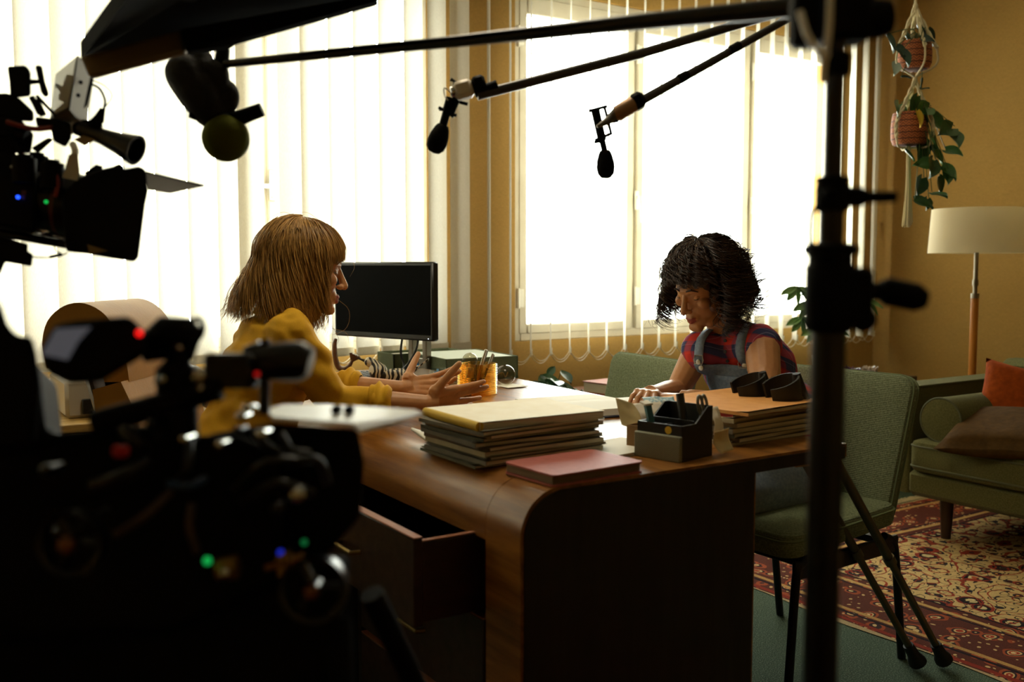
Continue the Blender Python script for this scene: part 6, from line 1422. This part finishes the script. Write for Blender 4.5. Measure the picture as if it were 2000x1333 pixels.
for nm, pts in (('top_handle', [(0.1224,1.953,1.464), (0.1931,1.907,1.468), (0.2099,1.896,1.459), (0.2297,1.881,1.436), (0.229,1.88,1.419), (0.1207,1.95,1.424)]), ('handle_post', [(0.1931,1.899,1.512), (0.2199,1.883,1.514), (0.2268,1.877,1.503), (0.225,1.874,1.461), (0.1953,1.893,1.457), (0.195,1.896,1.486)]), ('lever', [(0.2317,1.863,1.512), (0.242,1.856,1.512), (0.2452,1.851,1.484), (0.2509,1.846,1.461), (0.2441,1.85,1.456), (0.2386,1.854,1.466)]), ('handle_bracket', [(0.2239,1.89,1.492), (0.2461,1.875,1.491), (0.2459,1.875,1.485), (0.2234,1.889,1.482)]), ('arm_joint', [(0.2295,1.868,1.426), (0.2589,1.849,1.422), (0.2807,1.834,1.415), (0.2811,1.832,1.389), (0.2716,1.836,1.373), (0.2543,1.848,1.384), (0.2521,1.851,1.403), (0.2317,1.865,1.408)]), ('body_strut', [(0.2213,1.869,1.372), (0.2479,1.853,1.391), (0.2559,1.848,1.387), (0.232,1.861,1.363)]), ('mount_block', [(0.135,1.929,1.429), (0.2086,1.881,1.422), (0.2267,1.867,1.396), (0.2209,1.868,1.363), (0.1322,1.925,1.363)])): plate(nm, pts, .03, M_blk, fc, .004)
for nm, a_, e_, r_ in (('strut', (0.2278,1.885,1.461), (0.2385,1.875,1.433), .005), ('strut', (0.2353,1.88,1.463), (0.2607,1.861,1.43), .003), ('strut', (0.2335,1.88,1.456), (0.2428,1.872,1.43), .006), ('knob', (0.1989,1.873,1.395), (0.2149,1.862,1.389), .012)): b = MB(); b.tube([a_, e_], r_, 10); mk(nm, b, M_blk, fc)
wire('red_cable', ((0.1869,1.871,1.414), (0.2056,1.858,1.407), (0.2273,1.844,1.402), (0.2507,1.829,1.404)), .0045, M_redc, fc); wire('cable', ((0.1609,1.885,1.387), (0.1831,1.871,1.393), (0.1971,1.861,1.378), (0.2073,1.853,1.361)), .006, M_blk, fc); wire('red_cable', ((0.204,1.856,1.369), (0.2077,1.852,1.352), (0.2099,1.849,1.335)), .004, M_redc, fc); wire('red_cable', ((0.2416,1.817,1.342), (0.2505,1.81,1.329), (0.2525,1.807,1.308), (0.2487,1.807,1.286)), .004, M_redc, fc)
LED((0.1975,1.858,1.287), '#2050ff', fc, es=2.5); LED((0.2353,1.815,1.278), '#10a040', fc, es=1.2); b = MB(); b.ball((0.1903,1.861,1.337), .004, 8); mk('bolt', b, M_chrome, fc)
plate('clip_light', [(0.256,1.771,1.206), (0.2726,1.761,1.209), (0.3046,1.74,1.202), (0.3164,1.731,1.194), (0.2898,1.748,1.19), (0.2576,1.769,1.194)], .03, M_blk, fc, .003); plate('clip_plate', [(0.2859,1.746,1.206), (0.3155,1.726,1.195), (0.2889,1.743,1.19)], .006, M_tan, fc)
wire('cable', ((0.21,1.799,1.185), (0.2321,1.785,1.184), (0.2502,1.773,1.188), (0.259,1.768,1.192)), .0012, M_blk, fc); wire('cable', ((0.2517,1.772,1.189), (0.242,1.78,1.197), (0.2425,1.78,1.209), (0.2513,1.775,1.214)), .0012, M_blk, fc); b = MB(); b.tube([(0.2343,1.783,1.185), (0.2503,1.773,1.189)], .003, 8); mk('cable_joint', b, M_blk, fc)
b = MB(); b.tube([(0.0252,2.044,1.26), (0.2741,1.879,1.208)], .0075, 12); b.tube([(0.0269,2.14,1.279), (0.2873,1.967,1.221)], .0075, 12); mk('support_rods', b, M_blk2, fc)
plate('rear_arm', [(0.1214,1.836,1.227), (0.167,1.806,1.219), (0.2019,1.782,1.206), (0.2,1.782,1.194), (0.2083,1.777,1.189), (0.2053,1.777,1.169), (0.1688,1.801,1.177), (0.1609,1.804,1.157), (0.1183,1.831,1.153)], .05, M_blk, fc, .003)
tp_ = V((0.1171,2.007,1.243)); tr = thing('tripod', 'black tripod under the film camera at the left edge', 'tripod', (tp_.x, tp_.y, 0)); b = MB(); b.lathe([(.05, 1.02), (.055, 1.06), (.055, 1.16), (.03, 1.18), (.03, tp_.z - .002)], 20, T(tp_.x, tp_.y, 0)); mk('fluid_head', b, M_blk, tr)
for k in range(3): a = k * 2.094 + .5; b = MB(); b.tube([(tp_.x + .04 * math.cos(a), tp_.y + .04 * math.sin(a), 1.04), (tp_.x + .42 * math.cos(a), tp_.y + .42 * math.sin(a), .04)], .018, 10); mk('leg', b, M_blk, tr)

# second camera rig, lower left foreground
rg_ = thing('camera_rig', 'big black camera rig with cables filling the lower left foreground', 'camera', (.36, .92, 0))
plate('camera_body', [(0.069,1.116,1.077), (0.1082,1.092,1.083), (0.1274,1.079,1.075), (0.1308,1.069,1), (0.1744,1.042,1.006), (0.231,1.006,1.012), (0.2436,0.9968,1), (0.2956,0.9633,1), (0.3253,0.9427,0.9849), (0.3312,0.9328,0.918), (0.3195,0.9337,0.846), (0.2265,0.9894,0.7997), (0.057,1.098,0.7894)], .26, M_blk, rg_, .01)
plate('side_grip', [(0.0782,1.081,1.15), (0.0945,1.07,1.136), (0.0994,1.064,1.114), (0.1073,1.058,1.101), (0.1191,1.051,1.103), (0.1226,1.047,1.085), (0.1245,1.042,1.05), (0.118,1.042,0.9955), (0.0714,1.071,0.9855)], .06, M_blk, rg_, .008)
plate('matte_box', [(0.2761,1.023,0.9934), (0.3353,0.986,1.006), (0.4117,0.9361,0.9998), (0.4156,0.9303,0.9639), (0.4101,0.9287,0.9077), (0.3791,0.945,0.8676), (0.2799,1.009,0.8703)], .16, M_blk, rg_, .006)
mo_ = plate('monitor', [(0.1209,1.013,1.091), (0.1337,1.006,1.115), (0.1518,0.9953,1.119), (0.1951,0.9677,1.123), (0.2077,0.9579,1.104), (0.2049,0.9579,1.085), (0.1864,0.9686,1.073), (0.1697,0.9784,1.061), (0.1452,0.994,1.059), (0.1252,1.008,1.069)], .05, M_blk, rg_, .006)
b = MB(); b.slab([(0.1213,1.006,1.087), (0.134,1,1.111), (0.1612,0.9827,1.113), (0.1501,0.9885,1.099), (0.1413,0.9927,1.082)], FWv * .003); mk('screen', b, mat('screen_reflection_glow', '#3a3a3e', .25, emit='#8a8a92', es=.22), mo_, label='screen with its grey reflection painted as a dim glow')  # grey emission stands in for the reflection on this screen
LED((0.1998,0.9572,1.107), '#ff1512', rg_, .0032, 1.6)
b = MB(); b.tube([(0.2169,1.022,1.09), (0.2279,1.016,1.094), (0.2356,1.011,1.101), (0.2529,0.9999,1.1), (0.2613,0.9939,1.094)], [.013, .016, .019, .019, .014], 16); b.tube([(0.2175,1.021,1.083), (0.2384,1.008,1.086)], .010, 12); mk('articulated_arm', b, M_blk, rg_)
ringp = [V((0.2632,0.994,1.107)) + RTv * .006 * math.cos(a) + UPv * .010 * math.sin(a) for a in [2 * pi * i / 18 for i in range(18)]]; b = MB(); b.tube(ringp, .0028, 8, closed=True); b.tube(bez([(0.2621,0.9941,1.101), (0.2604,0.9944,1.092), (0.2574,0.9954,1.083), (0.2554,0.9961,1.075)], 4), .0042, 8); mk('arm_lever', b, M_blk, rg_)
b = MB(); b.tube([(0.2465,1.003,1.093), (0.2454,1.002,1.075), (0.2441,1.002,1.066), (0.2435,1.002,1.051)], [.009, .012, .0205, .021], 16); b.tube([(0.2435,1.002,1.052), (0.2412,0.9979,0.9952)], [.020, .022], 14); mk('arm_post', b, M_blk, rg_)
for p_, r_ in (((0.2438,0.9868,1.089), .0035), ((0.2585,0.9749,1.061), .009), ((0.2302,0.9928,1.058), .006), ((0.2609,0.9721,1.048), .006)): b = MB(); b.ball(p_, r_, 12); mk('bolt', b, M_chrome, rg_)
b = MB(); b.tube([(0.1708,1.033,1.014), (0.2207,1.002,1.029), (0.2773,0.9675,1.048)], [.012, .013, .011], 14); mk('support_arm', b, M_blk, rg_)
b = MB(); b.box((0, 0, 0), (.048, .06, .036), .004, frame((0.2995,0.9904,1.063), RTv, UPv)); b.tube([(0.318,0.9792,1.071), (0.3446,0.9622,1.072), (0.3579,0.9536,1.072), (0.3653,0.9486,1.07)], [.017, .0205, .0205, .015], 20); b.tube([(0.3261,0.9744,1.075), (0.3269,0.9756,1.095)], [.006, .005], 12); b.tube([(0.3087,0.9861,1.081), (0.3231,0.9775,1.088)], .006, 10); mk('viewfinder', b, M_blk2, rg_)
LED((0.3072,0.9436,1.063), '#c01010', rg_, .0028, .6)
b = MB(); b.tube([(0.3248,0.9733,1.055), (0.3228,0.9712,1.018)], .0055, 12); mk('viewfinder_post', b, M_blk2, rg_)
def wheel(c, r, lab):
    c = V(c); b = MB(); F = frame(c, RTv, FWv); b.lathe([(r * .82, -.008), (r * .97, -.010), (r, 0), (r * .97, .010), (r * .82, .008), (r * .82, -.008)], 44, F, False)
    for k in range(3): b.tube([F @ V((r * .2 * math.cos(k * 2.1), r * .2 * math.sin(k * 2.1), 0)), F @ V((r * .9 * math.cos(k * 2.1), r * .9 * math.sin(k * 2.1), 0))], .006, 8)
    b.lathe([(.001, -.012), (r * .25, -.012), (r * .25, .012), (.001, .012)], 20, F); o = mk('hand_wheel', b, M_blk2, rg_, label=lab); b = MB(); b.ball(c - FWv * .013, .008, 12); mk('hub_cap', b, mat('brown_hub', '#7a4a2a', .35, .5), o)
wheel((0.1341,0.9408,0.9206), .030, 'left hand wheel with brown hub'); wheel((0.3408,0.8851,0.8559), .034, 'right hand wheel')
cr = random.Random(8)
for (a_, m_, e_, m, r) in (((0.2779,0.9343,0.9507), (0.2999,0.8991,0.9821), (0.3359,0.8997,0.9806), M_blk2, .0045), ((0.2837,0.9294,0.9382), (0.3041,0.883,0.9648), (0.343,0.8922,0.9482), M_blk2, .005), ((0.3232,0.9076,0.9781), (0.3449,0.8822,0.9826), (0.356,0.8847,0.9581), M_blk2, .0045), ((0.2417,0.9504,1.002), (0.2334,0.9298,0.9793), (0.2296,0.9544,0.9604), M_blk2, .0045), ((0.2233,0.9585,0.9604), (0.2348,0.9274,0.9624), (0.2527,0.94,0.9653), M_bluec, .004), ((0.1591,0.9879,0.9601), (0.1823,0.9621,0.9721), (0.2076,0.9706,0.9826), M_blk2, .007), ((0.1244,0.9712,0.9244), (0.1429,0.948,0.9318), (0.1686,0.9678,0.9383), M_blk2, .006), ((0.1738,0.9625,0.9165), (0.1948,0.9388,0.936), (0.2227,0.9465,0.9553), mat('brown_cable', '#3d2a1c', .5), .004), ((0.2412,0.9451,0.9406), (0.2357,0.935,0.9211), (0.2434,0.9394,0.8938), MATS['brown_cable'], .004), ((0.3055,0.9453,1.005), (0.3104,0.9293,0.9937), (0.324,0.9316,0.9842), M_blk2, .005), ((0.3269,0.9313,1.002), (0.3314,0.9153,0.9886), (0.3497,0.9149,0.9837), M_blk2, .004), ((0.1881,0.9859,1.012), (0.1959,0.9682,1.004), (0.206,0.9726,0.9924), M_blk2, .006), ((0.2989,0.9023,0.879), (0.3124,0.8824,0.8869), (0.3321,0.8937,0.8883), mat('orange_cable', '#8a5a1a', .4), .003)): wire('cable', (a_, m_, e_), r, m, rg_)
for p_, r_ in (((0.3234,0.8813,0.9519), .009), ((0.3068,0.8907,0.9382), .007), ((0.3033,0.923,1.006), .006), ((0.2846,0.9355,1.01), .004), ((0.2685,0.9445,0.9955), .005), ((0.2343,0.9436,1.005), .004), ((0.2089,0.9612,1.02), .005), ((0.2598,0.9037,0.8803), .006), ((0.1188,0.9801,0.982), .006), ((0.2988,0.9518,1.028), .005), ((0.2933,0.9546,1.02), .005)): b = MB(); b.ball(p_, r_, 12); b.tube([V(p_), V(p_) + FWv * .03], r_ * .7, 10); mk('bolt', b, M_chrome if cr.random() < .5 else M_blk2, rg_)
b = MB(); b.tube([(0.2566,0.9178,0.8811), (0.2724,0.9078,0.883)], [.010, .012], 14); mk('brass_knob', b, mat('dull_brass', '#8a6a2c', .4, .8), rg_); b = MB(); b.tube([(0.3051,0.8873,0.8894), (0.3159,0.8806,0.8918)], [.004, .009], 12); mk('brass_knob', b, MATS['dull_brass'], rg_)
b = MB(); b.box((0, 0, 0), (.016, .01, .012), .003, frame((0.1816,0.9647,0.9952), RTv, UPv)); mk('red_tab', b, mat('red_tab', '#b01020', .5), rg_)
LED((0.2447,0.9087,0.8934), '#10b050', rg_, .004, .9); LED((0.3079,0.8862,0.8967), '#2030d0', rg_, .003, .8); LED((0.3343,0.8934,0.9008), '#0a6030', rg_, .003, 1)
plate('tripod_head_shade_cover', [(0.0511,1.129,0.8237), (0.3174,0.9588,0.8446), (0.3718,0.9267,0.8761), (0.3937,0.9121,0.8709), (0.3769,0.9152,0.7869), (0.3643,0.9151,0.6977), (0.0458,1.12,0.6977)], .18, M_blk, rg_, .01)  # tripod head widened into a black cover over lit floor, standing for shade
hb = V((.40, .98, 0))
for k in range(3): a = k * 2.094 + .2; b = MB(); b.tube([(hb.x + .05 * math.cos(a), hb.y + .05 * math.sin(a), .80), (hb.x + .42 * math.cos(a), hb.y + .42 * math.sin(a), .04)], .014, 10); mk('leg', b, M_blk, rg_)
# script pages on the rig's matte box
sp = thing('script_pages', 'white script pages clipped together on top of the camera rig', 'papers', (0.4019,0.9672,1.009)); b = MB(); b.slab([(0.3378,1.009,1.017), (0.3731,1.058,1.014), (0.4462,1.105,1.003), (0.5432,1.066,0.9937), (0.5429,1.042,0.9929), (0.4135,0.9349,0.9987), (0.4074,0.9394,1.006), (0.3377,0.9849,1.012)], (0, 0, -.004)); mk('sheets', b, mat('satin_script_paper', '#f1f1ef', .28, spec=.7), sp)
for p_ in ((0.4167,1.006,1.011), (0.4322,1.007,1.009)): b = MB(); b.box((0, 0, 0), (.010, .02, .010), .003, frame(p_, RTv, UPv)); mk('binder_clip', b, M_blk, sp)
